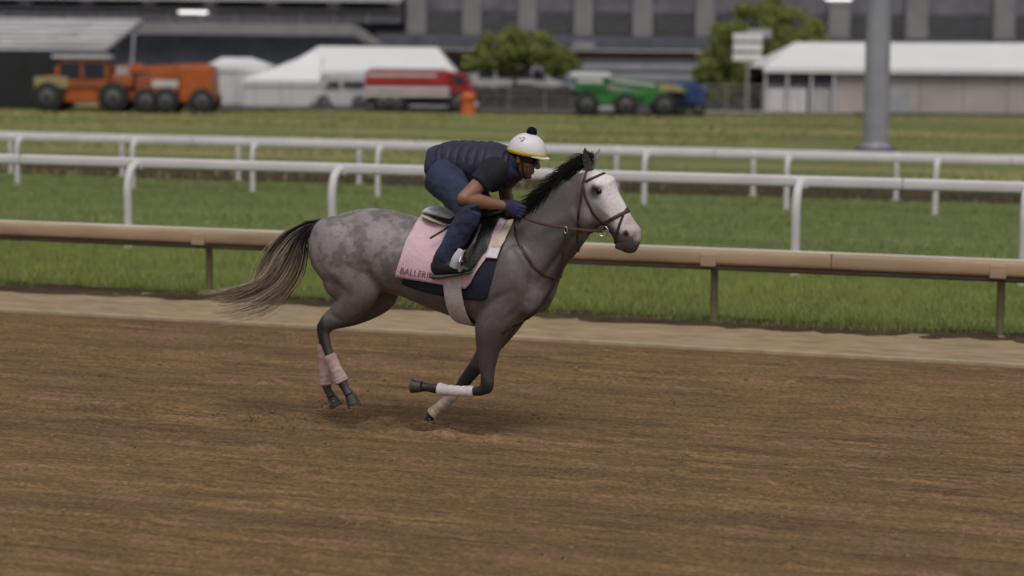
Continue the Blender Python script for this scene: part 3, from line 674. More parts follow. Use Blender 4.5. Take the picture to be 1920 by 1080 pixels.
# lettering along the hem
def text_on(s, p0, p1, size_m, m, parent):
    cu = bpy.data.curves.new('t', 'FONT'); cu.body = s; cu.size = 1.0; cu.align_x = 'LEFT'; cu.resolution_u = 2
    to = bpy.data.objects.new('t', cu); COL.objects.link(to); dg = bpy.context.evaluated_depsgraph_get(); me = bpy.data.meshes.new_from_object(to.evaluated_get(dg)); bpy.data.objects.remove(to)
    a = np.empty(len(me.vertices) * 3, np.float32); me.vertices.foreach_get('co', a); a = a.reshape(-1, 3); a[:, 0] /= a[:, 0].max(); h = a[:, 1].max(); out = []
    sub = BVHTree.FromObject(parent, dg)
    for x, yv, _ in a:
        u = p0[0] + (p1[0] - p0[0]) * x + 3 * yv / h; v = p0[1] + (p1[1] - p0[1]) * x - yv / h * size_m
        l, nn, i, dd = sub.ray_cast(Vector(CAM), Vector(ray(u, v)).normalized())
        if l is None: l = Vector(plane(u, v, -.3)); nn = Vector((0, -1, 0))
        if nn.y > 0: nn = -nn
        out.append(np.array(l + nn * .005))
    o = mesh_obj('lettering', out, [tuple(p.vertices) for p in me.polygons], m, parent); return o
text_on('BALLERINA', (749, 513), (824, 526), 12, M['maroon'], pink)

def strap(name, pts, wd, th, m, parent=None, off=.006, raw=False, mirror=False, n=36):
    A = np.array([np.asarray(p, float) if raw else hit(*p, off)[0] for p in pts]); N = None
    s0 = np.concatenate([[0], np.cumsum(np.linalg.norm(np.diff(A, axis=0), axis=1))]); s0 /= s0[-1]
    if not raw:
        U = np.array(pts, float); q = np.linspace(0, 1, n); A = []; N = []
        for t in q:
            p, nn = hit(np.interp(t, s0, U[:, 0]), np.interp(t, s0, U[:, 1]), off); A.append(p); N.append(nn)
        A = np.array(A); N = np.array(N); A[1:-1] = (A[:-2] + A[1:-1] + A[2:]) / 3; N[1:-1] = (N[:-2] + N[1:-1] + N[2:]) / 3
    else:
        q = np.linspace(0, 1, n); A = np.array([[np.interp(t, s0, A[:, k]) for k in range(3)] for t in q]); N = np.tile([0.2, -1, 0.15], (n, 1))
        for _ in range(3): A[1:-1] = (A[:-2] + A[1:-1] * 2 + A[2:]) / 4
    mb = MB()
    for sg in ((1, -1) if mirror else (1,)):
        rr = []
        for i in range(n):
            T = A[min(i + 1, n - 1)] - A[max(i - 1, 0)]; T /= np.linalg.norm(T) + 1e-9; W = np.cross(T, N[i]); W /= np.linalg.norm(W) + 1e-9; K = np.cross(W, T)
            rr.append([(A[i] + W * wd / 2 * math.cos(g) + K * th / 2 * math.sin(g)) * np.array([1, sg, 1]) for g in np.linspace(0, 2 * math.pi, 10, endpoint=False)])
        mb.ring_loft(rr)
    return mb.build(name, m, parent, smooth=True)
br = empty('bridle', plane(1110, 350)); tag(br, 'dark brown leather bridle with noseband and steel bit on the horse\'s head', 'bridle')
def bstrap(nm, pts, wd=.018, m='brownleather', **k):
    o = strap(nm, pts, wd, .005, M[m], None, .005, **k); o.parent = br; o.matrix_parent_inverse = Matrix.Translation(-Vector(br.location)); return o
def headband(nm, a, b, wd, m='brownleather', lim=None):
    """a strap that goes right round the head through the two profile points a (front) and b (back)"""
    p, q = plane(*a), plane(*b); cpt = (p + q) / 2; ax = (p - q) / 2; ln = np.linalg.norm(ax); ax /= ln; A = []
    for g in (np.linspace(0, 2 * math.pi, 40, endpoint=False) if lim is None else np.linspace(-lim, lim, 40)):
        dirv = ax * math.cos(g) + np.array([0, 1, 0]) * math.sin(g)
        l, nn, i, dd = bvh.ray_cast(Vector(cpt + dirv * (0.4 if lim is None else 0.2)), Vector(-dirv)); A.append((np.array(l) + dirv * .004) if l is not None else cpt + dirv * .1)
    A = np.array(A); up = np.cross(ax, [0, 1, 0]); mb = MB(); rr = []
    for i in range(41 if lim is None else 40):
        k = i % 40; outw = A[k] - cpt; outw /= np.linalg.norm(outw)
        rr.append([A[k] + up * wd / 2 * math.cos(g) + outw * .0035 * math.sin(g) for g in np.linspace(0, 2 * math.pi, 8, endpoint=False)])
    mb.ring_loft(rr, closed_ends=lim is not None); o = mb.build(nm, M[m], None, smooth=True); o.parent = br; o.matrix_parent_inverse = Matrix.Translation(-Vector(br.location)); return o
headband('browband', (1140, 322), (1082, 351), .018, lim=1.85)
headband('noseband', (1181, 394), (1126, 424), .022)
headband('flash_band', (1176, 391), (1152, 462), .016)
headband('headpiece', (1108, 293), (1090, 425), .016)
bstrap('cheekpiece', [(1093, 343), (1098, 370), (1112, 400), (1128, 418), (1134, 428)], .016, mirror=True)
bstrap('throatlatch', [(1094, 340), (1089, 380), (1083, 418), (1090, 436)], .014, mirror=True)
mb = MB(); pc, nn = hit(1135, 428, .024)
for i in range(24):
    a, b = 2 * math.pi * i / 24, 2 * math.pi * (i + 1) / 24
    mb.tube(pc + np.array([math.cos(a), 0, math.sin(a)]) * .032, pc + np.array([math.cos(b), 0, math.sin(b)]) * .032, .005, 6)
o = mb.build('bit_ring', M['steel'], None, smooth=True); o.parent = br; o.matrix_parent_inverse = Matrix.Translation(-Vector(br.location))
mb = MB(); mb.tube(pc, pc * [1, -1, 1], .007, 8); o = mb.build('bit', M['steel'], None, smooth=True); o.parent = br; o.matrix_parent_inverse = Matrix.Translation(-Vector(br.location))
HAND = plane(963, 397, -.16)                  # the near fist
rp = plane(1062, 428, -.13)
bstrap('rein', [HAND, plane(1000, 416, -.19), plane(1040, 425, -.17), rp, plane(1100, 432, -.13), pc], .019, 'rein', raw=True)
bstrap('rein', [HAND * [1, -1, 1] , plane(1000, 416, .19), plane(1040, 425, .17), rp * [1, -1, 1], plane(1100, 432, .13), pc * [1, -1, 1]], .019, 'rein', raw=True)
# martingale
mg = empty('martingale', plane(1000, 520)); tag(mg, 'dark leather yoke and running martingale round the horse\'s neck and chest', 'martingale')
def mstrap(nm, pts, wd, m='brownleather', **k):
    o = strap(nm, pts, wd, .006, M[m], None, .006, **k); o.parent = mg; o.matrix_parent_inverse = Matrix.Translation(-Vector(mg.location)); return o
mstrap('neck_strap', [(966, 414), (968, 440), (980, 472), (1000, 500), (1024, 517), (1042, 521)], .02, mirror=True)
mstrap('chest_strap', [(1044, 514), (1036, 535), (1023, 559), (1004, 584), (984, 602), (960, 615), (940, 624)], .026)
mstrap('fork', [plane(1042, 520, -.05), plane(1051, 512, -.06), plane(1056, 470, -.12), plane(1060, 440, -.13), rp], .012, raw=True)
for k_ in range(1):
    mb = MB(); cc = rp + np.array([k_ * .03, -.012, -.01])
    for i in range(16):
        a, b = 2 * math.pi * i / 16, 2 * math.pi * (i + 1) / 16
        mb.tube(cc + np.array([math.cos(a) * .010, 0, math.sin(a) * .02]), cc + np.array([math.cos(b) * .010, 0, math.sin(b) * .02]), .003, 6)
    o = mb.build('ring', M['steel'], None, smooth=True); o.parent = mg; o.matrix_parent_inverse = Matrix.Translation(-Vector(mg.location))
# saddle
sd_ = empty('saddle', plane(870, 415)); tag(sd_, 'black exercise saddle with pale padded cantle under the crouching rider', 'saddle')
def sp(o): o.parent = sd_; o.matrix_parent_inverse = Matrix.Translation(-Vector(sd_.location)); return o
mb = MB(); mb.loft(px([(806, 408, .018, .06), (818, 407, .028, .12), (838, 412, .03, .14), (865, 413, .03, .12), (900, 408, .034, .10), (930, 400, .034, .085), (945, 396, .02, .05)], 0), ns=18); sp(mb.build('seat', M['leather'], smooth=True))
mb = MB(); mb.loft(px([(798, 398, .012, .07), (808, 394, .024, .12), (830, 399, .026, .13), (856, 408, .018, .11)], 0), ns=16); sp(mb.build('cantle_pad', M['whitepad'], smooth=True))
mb = MB(); mb.loft(px([(799, 402, .008, .09, -.02), (813, 406, .010, .14, -.02), (833, 413, .010, .16, -.02), (850, 420, .008, .14, -.02)], 0), ns=16); sp(mb.build('pad_edge', M['cream'], smooth=True))
fl_ = drape('flap', [[(868, 470), (866, 440), (866, 416)], [(876, 508), (882, 450), (890, 414)], [(893, 500), (905, 450), (918, 412)], [(916, 470), (926, 440), (940, 412)]], .030, M['leather'], .008); sp(fl_)
sp(strap('strap', [plane(846, 422, -.2), plane(828, 434, -.28), plane(806, 447, -.31)], .014, .006, M['leather'], raw=True))
for sy in (-1, 1):
    Y = sy * .345
    sp(strap('stirrup_leather', [plane(900, 420, -.24) * [1, -sy, 1], plane(888, 455, -.33) * [1, -sy, 1], plane(876, 474, -.36) * [1, -sy, 1]], .024, .006, M['leather'], raw=True))
    b0 = plane(868, 505, -.36); mb = MB(); pr = [b0 + np.array(q) for q in ((0, -.06, 0), (0, -.062, .05), (.004, -.035, .10), (.01, 0, .115), (.004, .035, .10), (0, .062, .05), (0, .06, 0))]
    pr = [p * [1, -sy, 1] for p in pr]
    for a, b in zip(pr[:-1], pr[1:]): mb.tube(a, b, .007, 8)
    mb.tube(pr[0], pr[-1], .012, 8); sp(mb.build('stirrup', M['steel'], smooth=True))

# ================================================================== THE RIDER
pb = MB()
LY, LH = -.335, -.14                           # near leg plane at the foot, hip half spacing
def P_(u, v, y): return plane(u, v, y)
torso = [(818, 322, .10, .14), (836, 312, .115, .145), (862, 306, .118, .14), (895, 306, .128, .155), (930, 308, .132, .175), (955, 306, .095, .15), (968, 303, .05, .06)]
pb.loft(px(torso, 0), ns=22)
# head: slices perpendicular to the head's own axis
HC = plane(984, 296, 0); TH = R_(14)           # bowed a little forward
def hl(f, s, u): return HC + np.array([math.cos(TH) * f + math.sin(TH) * u, s, -math.sin(TH) * f + math.cos(TH) * u])
sl = [(-.118, .010, .052, .026), (-.105, -.006, .064, .045), (-.08, -.03, .072, .056), (-.05, -.06, .076, .064), (-.02, -.078, .078, .069), (.02, -.092, .082, .074), (.06, -.092, .080, .073), (.095, -.075, .06, .055), (.112, -.04, .03, .03)]
pb.ring_loft([[hl((b - a) / 2 * math.cos(g) + (a + b) / 2, w_ * math.sin(g), uu) for g in np.linspace(0, 2 * math.pi, 24, endpoint=False)] for uu, a, b, w_ in sl])
pb.loft([(hl(.07, 0, .018), .008, .009), (hl(.088, 0, -.008), .012, .011), (hl(.103, 0, -.032), .012, .015), (hl(.085, 0, -.042), .01, .014)], ns=12)      # nose
pb.ell(hl(.072, 0, -.066), (.012, .022, .007)); pb.ell(hl(.070, 0, -.080), (.012, .02, .008)); pb.ell(hl(.058, 0, -.108), (.016, .02, .014))                    # lips, chin
pb.ell(hl(.066, 0, .022), (.016, .055, .012))                                     # brow
for sy in (-1, 1):
    pb.ell(hl(-.012, sy * .077, -.012), (.016, .008, .028)); pb.ell(hl(.04, sy * .05, -.03), (.02, .016, .016))      # ears, cheekbones
pb.loft([(plane(950, 308, 0), .06, .065), (plane(966, 304, 0), .055, .058), (plane(977, 300, 0), .05, .052)], ns=16)                                               # neck
ARM = {}
def arm(sy, sh, el, wr):
    pb.loft([(sh, .062, .06), (sh * .6 + el * .4, .055, .05), (sh * .25 + el * .75, .047, .043), (el, .043, .041)], ns=16); pb.ell(el, (.044, .042, .042))
    pb.loft([(el, .042, .04), (el * .75 + wr * .25, .047, .043), (el * .4 + wr * .6, .038, .034), (wr, .026, .03)], ns=16); ARM[sy] = (sh, el, wr)
arm(-1, plane(926, 320, -.205), plane(870, 372, -.37), plane(948, 386, -.20))
arm(1, plane(946, 322, .18), plane(948, 366, .22), plane(958, 388, .11))
HP = {}
def hand(mb, wr, sy, grow=0.0):
    """palm from the wrist, four fingers of unequal length closed round the rein, thumb from the palm's side near its base"""
    fwd = np.array([.93, 0, -.30]); fwd /= np.linalg.norm(fwd); side = np.array([0, sy, 0.0]); down = np.cross(fwd, np.array([0, 1.0, 0])); down = down if down[2] < 0 else -down
    out = np.array([0, sy * 1.0, 0]); kn = wr + fwd * .085
    mb.loft([(wr - fwd * .03, .030 + grow, .030 + grow), (wr, .031 + grow, .026 + grow), (wr + fwd * .04, .042 + grow, .021 + grow), (kn, .040 + grow, .017 + grow)], ns=14)
    for k, ln in enumerate((.92, 1.0, .95, .78)):
        b = kn + down * (-.030 + .020 * k) + out * .004; r = .0088 + grow * .6
        j1 = b + (fwd * .030 - out * .004) * ln; j2 = j1 + (-out * .026 + fwd * -.004) * ln; j3 = j2 + (-out * .004 - fwd * .024) * ln
        mb.loft([(b - fwd * .012, r, r), (b, r * 1.05, r * 1.05), (j1, r, r), (j2, r * .95, r * .95), (j3, r * .8, r * .8)], ns=8, sub=3, lat=tuple(down))
    tb = wr + fwd * .022 - down * .03 - out * .006; t1 = tb + fwd * .030 - down * .014 - out * .010; t2 = t1 + fwd * .030 + down * .006 - out * .010
    mb.loft([(tb - fwd * .01, .012 + grow * .6, .012 + grow * .6), (t1, .0105 + grow * .6, .0105 + grow * .6), (t2, .0085 + grow * .6, .0085 + grow * .6)], ns=8, sub=3)
for sy in (-1, 1): hand(pb, ARM[sy][2], sy)
LEGR = {}
for sy in (-1, 1):
    m = np.array([1, -sy, 1.0])
    hip, kn, an, toe = plane(826, 326, LH) * m, plane(884, 398, -.33) * m, plane(832, 484, LY) * m, plane(870, 502, LY) * m
    if sy > 0: kn = kn + np.array([-.13, -.07, -.05])
    LEGR[sy] = (hip, kn, an, toe)
    pb.loft([(hip, .10, .09), (hip * .6 + kn * .4, .085, .08), (hip * .2 + kn * .8, .066, .062), (kn, .06, .055)], ns=16)
    pb.loft([(kn, .058, .055), (kn * .7 + an * .3, .055, .052), (kn * .35 + an * .65, .043, .042), (an, .034, .034)], ns=16)
    pb.loft([(an + [-.02, 0, -.02], .035, .035), (an * .5 + toe * .5, .028, .032), (toe, .016, .028)], ns=14)
person = pb.skin('person', M['skin'], 0.0045, 4)
tag(person, 'rider in white helmet, quilted navy vest and jeans crouched over the galloping horse', 'person')
PV = verts_of(person)
cs = np.tile(np.array([0.27, 0.135, 0.085]), (len(PV), 1))
cs = cs * (0.9 + .2 * vnoise(PV, 30, 3))[:, None]
def near(p, r0, r1): return sstep(r1, r0, np.linalg.norm(PV - p, axis=1))
face = near(hl(.03, 0, -.04), .10, .14); cs = blend(cs, (0.20, 0.097, 0.062), face * .8)
cs = blend(cs, (0.16, 0.06, 0.05), near(hl(.078, 0, -.072), .012, .024))
cs = blend(cs, (0.012, 0.010, 0.010), near(hl(.066, 0, -.112), .012, .022)); cs = blend(cs, (0.05, 0.03, 0.025), .6 * near(hl(.04, -.04, -.085), .01, .04))
cs = blend(cs, (0.015, 0.012, 0.011), sstep(.02, -.02, (PV - hl(-.045, 0, 0)) @ np.array([math.cos(TH), 0, -math.sin(TH)])) * near(hl(-.06, 0, 0), .08, .11))
set_cols(person.data, cs)

def cloth(mb, name, m, voxel=.006, it=4): return mb.skin(name, m, voxel, it, person)
# jeans
jb = MB(); jb.loft(px([(806, 318, .06, .10), (816, 316, .115, .158), (832, 309, .138, .165), (850, 306, .135, .158)], 0), ns=24)
for sy in (-1, 1):
    hip, kn, an, toe = LEGR[sy]
    jb.loft([(hip + [-.02, 0, .0], .125, .10), (hip * .7 + kn * .3, .118, .105), (hip * .35 + kn * .65, .096, .088), (kn * .93 + hip * .07, .082, .075), (kn + [.005, 0, -.01], .075, .068)], ns=20)
    jb.loft([(kn + [.0, 0, .02], .072, .066), (kn * .8 + an * .2, .076, .068), (kn * .5 + an * .5, .070, .064), (kn * .2 + an * .8, .064, .060), (an, .062, .058), (an * 1.03 - kn * .03, .060, .056)], ns=20)
jeans = cloth(jb, 'jeans', M['jeans'])
dt = bpy.data.textures.new('creases', 'CLOUDS'); dt.noise_scale = .085; dt.noise_depth = 2
dm = jeans.modifiers.new('creases', 'DISPLACE'); dm.texture = dt; dm.strength = .024; dm.mid_level = .5; dm.texture_coords = 'LOCAL'
# belt loop patch at the back pocket
mb = MB(); p = plane(822, 305, -.158); mb.ell(p, (.012, .006, .006)); o = mb.build('label_patch', M['cream'], jeans, smooth=True)
# shirt: sleeves and collar
sb = MB()
for sy in (-1, 1):
    sh, el, wr = ARM[sy]; sb.loft([(sh + [0, -sy * .03, .01], .085, .085), (sh, .086, .082), (sh * .7 + el * .3, .080, .074), (sh * .48 + el * .52, .074, .068)], ns=20)
sb.loft([(plane(935, 306, 0), .10, .12), (plane(958, 306, 0), .082, .088), (plane(969, 305, 0), .07, .072)], ns=20)
shirt = cloth(sb, 'shirt', M['shirt'])
dm = shirt.modifiers.new('creases', 'DISPLACE'); dm.texture = dt; dm.strength = .012; dm.texture_coords = 'LOCAL'
# vest: quilted rolls across the back
vb = MB(); base = [(834, 309, .136, .172), (848, 307, .146, .178), (865, 308, .146, .180), (885, 309, .152, .187), (905, 311, .156, .195), (925, 313, .156, .205), (942, 314, .145, .205), (957, 314, .120, .17), (967, 313, .092, .125), (973, 311, .078, .09)]
B0 = np.array([plane(a[0], a[1], 0) for a in base]); tt0 = np.linspace(0, 1, len(base)); st = []
NQ = 90
for k in range(NQ):
    t = k / (NQ - 1); q = .010 * (abs(math.sin(t * math.pi * 11)) ** .6 - .6)
    st.append((np.array([np.interp(t, tt0, B0[:, j]) for j in range(3)]), np.interp(t, tt0, [a[2] for a in base]) + q, np.interp(t, tt0, [a[3] for a in base]) + q))
vb.loft(st, ns=40, sub=1)
vest = cloth(vb, 'vest', M['vest'], .005, 2)
dm = vest.modifiers.new('creases', 'DISPLACE'); dm.texture = dt; dm.strength = .014; dm.texture_coords = 'LOCAL'
cb_ = MB(); cb_.loft([(plane(958, 306, 0), .085, .088), (plane(968, 303, 0), .082, .083), (plane(977, 301, 0), .074, .074)], ns=24); o = cb_.build('collar', M['vest'], vest, smooth=True)
# gloves
for sy in (-1, 1):
    gb = MB(); hand(gb, ARM[sy][2] + np.array([.006, 0, -.002]), sy, .004); cloth(gb, 'glove', M['glove'], .004, 2)
# boots
for sy in (-1, 1):
    m = np.array([1, -sy, 1.0]); hip, kn, an, toe = LEGR[sy]
    bb = MB(); bb.loft([(plane(829, 478, LY) * m, .052, .05), (plane(828, 490, LY) * m, .058, .052), (plane(824, 502, LY) * m, .056, .05)], ns=16)
    bb.loft([(plane(811, 503, LY) * m, .034, .034), (plane(820, 501, LY) * m, .052, .045), (plane(838, 499, LY) * m, .056, .05), (plane(856, 501, LY) * m, .044, .052), (plane(872, 504, LY) * m, .032, .05), (plane(883, 506, LY) * m, .016, .032)], ns=18)
    boot = cloth(bb, 'boot', M['boot'], .005, 3)
    so = MB(); so.loft([(plane(810, 518, LY) * m, .014, .04), (plane(830, 518, LY) * m, .014, .046), (plane(856, 515, LY) * m, .012, .052), (plane(884, 510, LY) * m, .009, .034)], ns=14); so.build('sole', M['sole'], boot, smooth=True)
    wk = MB(); wk.loft([(plane(851, 500, LY - .05) * m, .030, .025), (plane(857, 485, LY - .06) * m, .032, .028), (plane(865, 468, LY - .055) * m, .020, .02)], ns=14); wk.build('ankle_wrap', M['sock'], person, smooth=True)
# helmet
hel = MB(); rings = []
def helm(th, ph, g=0.0):                       # th from the crown down
    a, b, cz = .124 + g, .108 + g, .118 + g
    f_, s_2, u_ = a * math.sin(th) * math.cos(ph), b * math.sin(th) * math.sin(ph), cz * math.cos(th); k_ = R_(4)
    return hl(.004 + f_ * math.cos(k_) - u_ * math.sin(k_), s_2, .040 + f_ * math.sin(k_) + u_ * math.cos(k_))
    return hl(.004 + a * math.sin(th) * math.cos(ph), b * math.sin(th) * math.sin(ph), .040 + cz * math.cos(th))
N = 40
for th in list(np.linspace(.05, R_(98), 16)): rings.append([helm(th, p) for p in np.linspace(0, 2 * math.pi, N, endpoint=False)])
for th in list(np.linspace(R_(98), .05, 16)): rings.append([helm(th, p, -.014) for p in np.linspace(0, 2 * math.pi, N, endpoint=False)])
hel.ring_loft(rings); helmet = hel.build('helmet', M['helmet'], person, smooth=True)
yb = MB(); yb.ring_loft([[helm(R_(q), p, g) for p in np.linspace(0, 2 * math.pi, N, endpoint=False)] for q, g in ((86, .0015), (88, .0045), (94, .0045), (97, .0015))], closed_ends=False); yb.build('band', M['yellow'], helmet, smooth=True)
vz = MB(); rr = []
for p in np.linspace(-1.0, 1.0, 15):
    e = .032 * math.cos(p * 1.35); a0 = helm(R_(96), p, -.004); a1 = a0 + (hl(math.cos(p), math.sin(p), -.18) - hl(0, 0, 0)) * e; th_ = hl(0, 0, .004) - hl(0, 0, 0)
    rr.append([a0 + th_, a1 + th_, a1 - th_, a0 - th_])
vz.ring_loft(rr); vz.build('peak', M['helmet'], helmet, smooth=False)
pm = MB(); top = hl(.004, 0, .168); pm.ell(top, (.026, .026, .028)); pom = pm.build('pompom', M['pompom'], helmet, smooth=True)
pr_ = [k for k in range(900)]
def pom_curve(i, r):
    v = np.array([random.gauss(0, 1) for _ in range(3)]); v /= np.linalg.norm(v); return np.array([top + v * q for q in (.015, .026, .034)])
strands('yarn', pom, pr_, .004, lambda i, t: np.array([.012, .012, .05]), M['hair'], pom_curve)
def on_helm(pts, name, wd):
    mb = MB()
    for a, b in zip(pts[:-1], pts[1:]):
        mb.tube(helm(R_(a[0]), R_(a[1]), .001), helm(R_(b[0]), R_(b[1]), .001), wd, 6)
    return mb.build(name, M['print'], helmet, smooth=True)
on_helm([(45, -118), (46, -112), (47, -106)], 'print_mark', .0022)
on_helm([(42, -104), (41, -96), (46, -92), (52, -97), (54, -103), (55, -95)], 'print_mark', .0028)
# chin strap
for sy in (-1, 1):
    mb = MB(); pts = [hl(.012, sy * .082, -.002), hl(.022, sy * .074, -.045), hl(.034, sy * .060, -.085), hl(.040, sy * .032, -.118), hl(.042, 0, -.124)]
    for a, b in zip(pts[:-1], pts[1:]): mb.tube(a, b, .005, 6)
    mb.build('chin_strap', M['shirt'], helmet, smooth=True)
# goggles and strap
gg = MB(); rr = []
for p in np.linspace(-1.25, 1.25, 17):
    rr.append([hl((.086 + t_) * math.cos(p) - .004, (.079 + t_) * math.sin(p), uu) for t_, uu in ((0, -.022 + .006 * abs(p)), (.010, -.018 + .006 * abs(p)), (.012, .002), (.010, .022), (0, .026))])
gg.ring_loft(rr); gog = gg.build('goggles', M['lens'], person, smooth=True)
gs = MB(); gs.ring_loft([[hl(-.002 + (.088 + t_) * math.cos(p), (.079 + t_) * math.sin(p), uu) for t_, uu in ((0, -.008), (.004, -.008), (.004, .014), (0, .014))] for p in np.linspace(1.2, 2 * math.pi - 1.2, 30)]); gs.build('strap', M['shirt'], gog, smooth=True)

# ================================================================== BEYOND THE INFIELD
def fm(k, *a, **kw): M[k] = mat(k, *a, **kw)
fm('concrete', (0.27, 0.255, 0.26), .85, .1, 1.2, .2, 8)
fm('darkpanel', (0.095, 0.10, 0.13), .6, .2, 1.0)
fm('interior', (0.19, 0.18, 0.215), .9, .25, .8)
fm('slate', (0.10, 0.105, 0.13), .6, .15, .9)
fm('glass', (0.035, 0.037, 0.055), .08, .2, .5)
fm('greymetal', (0.34, 0.34, 0.36), .5, .12, 2)
fm('palepaint', (0.55, 0.53, 0.54), .6, .08, 2)
fm('tent', (0.74, 0.735, 0.735), .6, .03, .8, .15, 2)
fm('tentwall', (0.62, 0.60, 0.59), .7, .05, .8, .15, 2)
fm('beige', (0.42, 0.36, 0.33), .8, .1, .7, .1, 3)
fm('orange', (0.42, 0.095, 0.016), .45, .15, 2)
fm('rustorange', (0.33, 0.085, 0.025), .6, .25, 2)
fm('tyre', (0.022, 0.022, 0.023), .85, .2, 6)
fm('rim', (0.10, 0.095, 0.09), .6, .2, 6)
fm('blackpart', (0.025, 0.024, 0.025), .6, .25, 3)
fm('red', (0.33, 0.022, 0.022), .35, .1, 1.5)
fm('green', (0.035, 0.17, 0.035), .4, .15, 2)
fm('blue', (0.03, 0.06, 0.19), .5, .15, 2)
fm('machyellow', (0.36, 0.28, 0.12), .5, .15, 2)
fm('screen', (0.018, 0.018, 0.02), .85, .2, 1)
fm('steelpole', (0.29, 0.29, 0.33), .5, .1, 2)
fm('bark', (0.07, 0.055, 0.04), .9, .3, 5, .5, 12)
fm('leaf', None, .6, .15, 2, attr=True, spec=.3)
fm('brickline', (0.22, 0.11, 0.07), .8, .15, 2)
fm('conecol', (0.55, 0.12, 0.03), .6, .1)
lampm = bpy.data.materials.new('lit_tube'); lampm.use_nodes = True
_b = lampm.node_tree.nodes['Principled BSDF']; _b.inputs['Emission Color'].default_value = (1, .98, .95, 1); _b.inputs['Emission Strength'].default_value = 2.0

class Far:
    def __init__(s, name, label, cat, u, D, group=None):
        s.u, s.D = u, D; s.X0 = bg(u, 150, D)[0]; s.root = empty(name, bgworld(s.X0, D), BGROT); tag(s.root, label, cat, group)
    def x(s, u): return bg(u, 150, s.D)[0] - s.X0
    def z(s, v): return bg(s.u, v, s.D)[1]
    def box(s, name, m, u0, u1, v0, v1, y0, y1, bevel=.02, parent=None):
        mb = MB(); a, b = sorted((s.x(u0), s.x(u1))); c, d = sorted((s.z(v0), s.z(v1))); mb.box(a, b, y0, y1, max(c, -.02), d)
        return mb.build(name, M[m], parent or s.root, bevel=min(bevel, (b - a) * .2, (d - c) * .2))
    def prism(s, name, m, pts, y0, y1, bevel=.02, parent=None):
        mb = MB(); mb.prism([(s.x(u), max(s.z(v), 0)) for u, v in pts], y0, y1); return mb.build(name, M[m], parent or s.root, bevel=bevel)
    def bar(s, name, m, a, b, r, parent=None):        # a, b = (u, v, y)
        mb = MB(); mb.tube((s.x(a[0]), a[2], s.z(a[1])), (s.x(b[0]), b[2], s.z(b[1])), r, 8); return mb.build(name, M[m], parent or s.root, smooth=True)
    def wheel(s, u, r, y, wd=.4, rim='rim'):
        mb = MB(); mb.wheel((s.x(u), y, r), r, wd); w_ = mb.build('wheel', M['tyre'], s.root, smooth=True)
        mb = MB(); mb.wheel((s.x(u), y, r), r * .52, wd + .04); mb.build('rim', M[rim], w_, smooth=True)
        mb = MB(); mb.wheel((s.x(u), y - .02, r), r * .2, wd + .1); mb.build('hub', M['blackpart'], w_, smooth=True)

# ---- grandstand
g = Far('grandstand', 'large concrete grandstand with dark open bays filling the background', 'grandstand', 960, 128)
g.box('rear_wall', 'interior', -900, 3000, -420, 190, 14, 15, 0)
for v0, v1 in ((-420, -400), (-250, -226), (-118, -96), (58, 66)):
    g.box('floor_slab', 'concrete', 702 if v0 == 58 else -900, 3000, v0, v1, 1.3, 13.9, 0)
g.box('roof', 'greymetal', -950, 3050, -460, -428, -6, 15, .05)
cols = [(757, 803), (862, 906), (966, 1010), (1071, 1114), (1181, 1226), (1298, 1343), (1424, 1470), (1548, 1596), (1692, 1742), (1856, 1904), (2020, 2068), (2190, 2238), (2360, 2410)]
for a, b in cols: g.box('column', 'concrete', a + 4, b - 4, -428, 66, 0, 1.2, .04)
for (a, b), (c, e) in zip(cols[:-1], cols[1:]):
    g.box('header_beam', 'interior', b - 3.5, c + 3.5, -95, 22, .35, 1.0, .03)
    mb = MB()
    for v in (26, 32, 38, 44, 50, 56): mb.box(g.x(b - 3.8), g.x(c + 3.8), .25, .31, g.z(v) - .025, g.z(v) + .025)
    mb.build('railing', M['greymetal'], g.root)
    g.box('bay_window', 'glass', b - 2, c + 2, 24, 57, 4.0, 4.2, 0)
g.box('parapet', 'slate', 704, 3000, 66.5, 91, -.9, -.3, .03)
g.box('coping', 'palepaint', 704, 3000, 91.5, 94.5, -1.0, -.2, .02)
for u0 in range(720, 2900, 118): g.box('parapet_panel', 'darkpanel', u0, u0 + 108, 69, 88, -.96, -.905, .01)
g.box('fascia_light', 'concrete', 1071, 1114, 77, 91, -1.04, -.965, .01)
g.box('brick_band', 'brickline', 704, 3000, 98, 105, .3, .8, 0)
g.box('lower_wall', 'darkpanel', 704, 3000, 105.5, 190, 1.0, 1.4, 0)
for k in range(6): g.box('seat_row', 'greymetal' if k % 2 else 'slate', 880, 2600, 110 + 9 * k, 118.5 + 9 * k, -1.0 - .8 * k, .2 - .8 * k, .03)
# left wing
g.box('wing_fascia', 'concrete', -900, 668, 48, 71, -2.0, -1.4, .04)
g.prism('stair_side', 'concrete', [(669, 49), (690, 62), (722, 86), (700, 86), (669, 71)], -2.0, -1.4)
g.box('wing_wall', 'darkpanel', -900, 700, 71.5, 190, -.9, -.3, 0)
g.box('wing_beam', 'palepaint', -900, 756, -4, 7, -1.5, -.9, .03)
g.box('wing_slab', 'concrete', -900, 756, 20, 27, -.6, 1.2, .03)
for u0 in range(-860, 720, 62): g.box('glazing', 'glass', u0, u0 + 57, 28, 47.5, .3, .4, .01)
for u0 in range(-863, 720, 62): g.box('mullion', 'greymetal', u0, u0 + 4.5, 27.5, 47.8, -.1, .25, .01)
mb = MB()
for v in (33, 38, 43): mb.box(g.x(-880), g.x(755), -.95, -.9, g.z(v) - .03, g.z(v) + .03)
mb.build('railing', M['greymetal'], g.root)
for u0 in range(-880, 756, 115): g.box('pier', 'interior', u0, u0 + 22, -96, 19, -.6, .2, .03)
lt = MB(); lt.box(g.x(344), g.x(397), -1.75, -1.6, g.z(31), g.z(27)); o = lt.build('light_tube', lampm, g.root, bevel=.02)
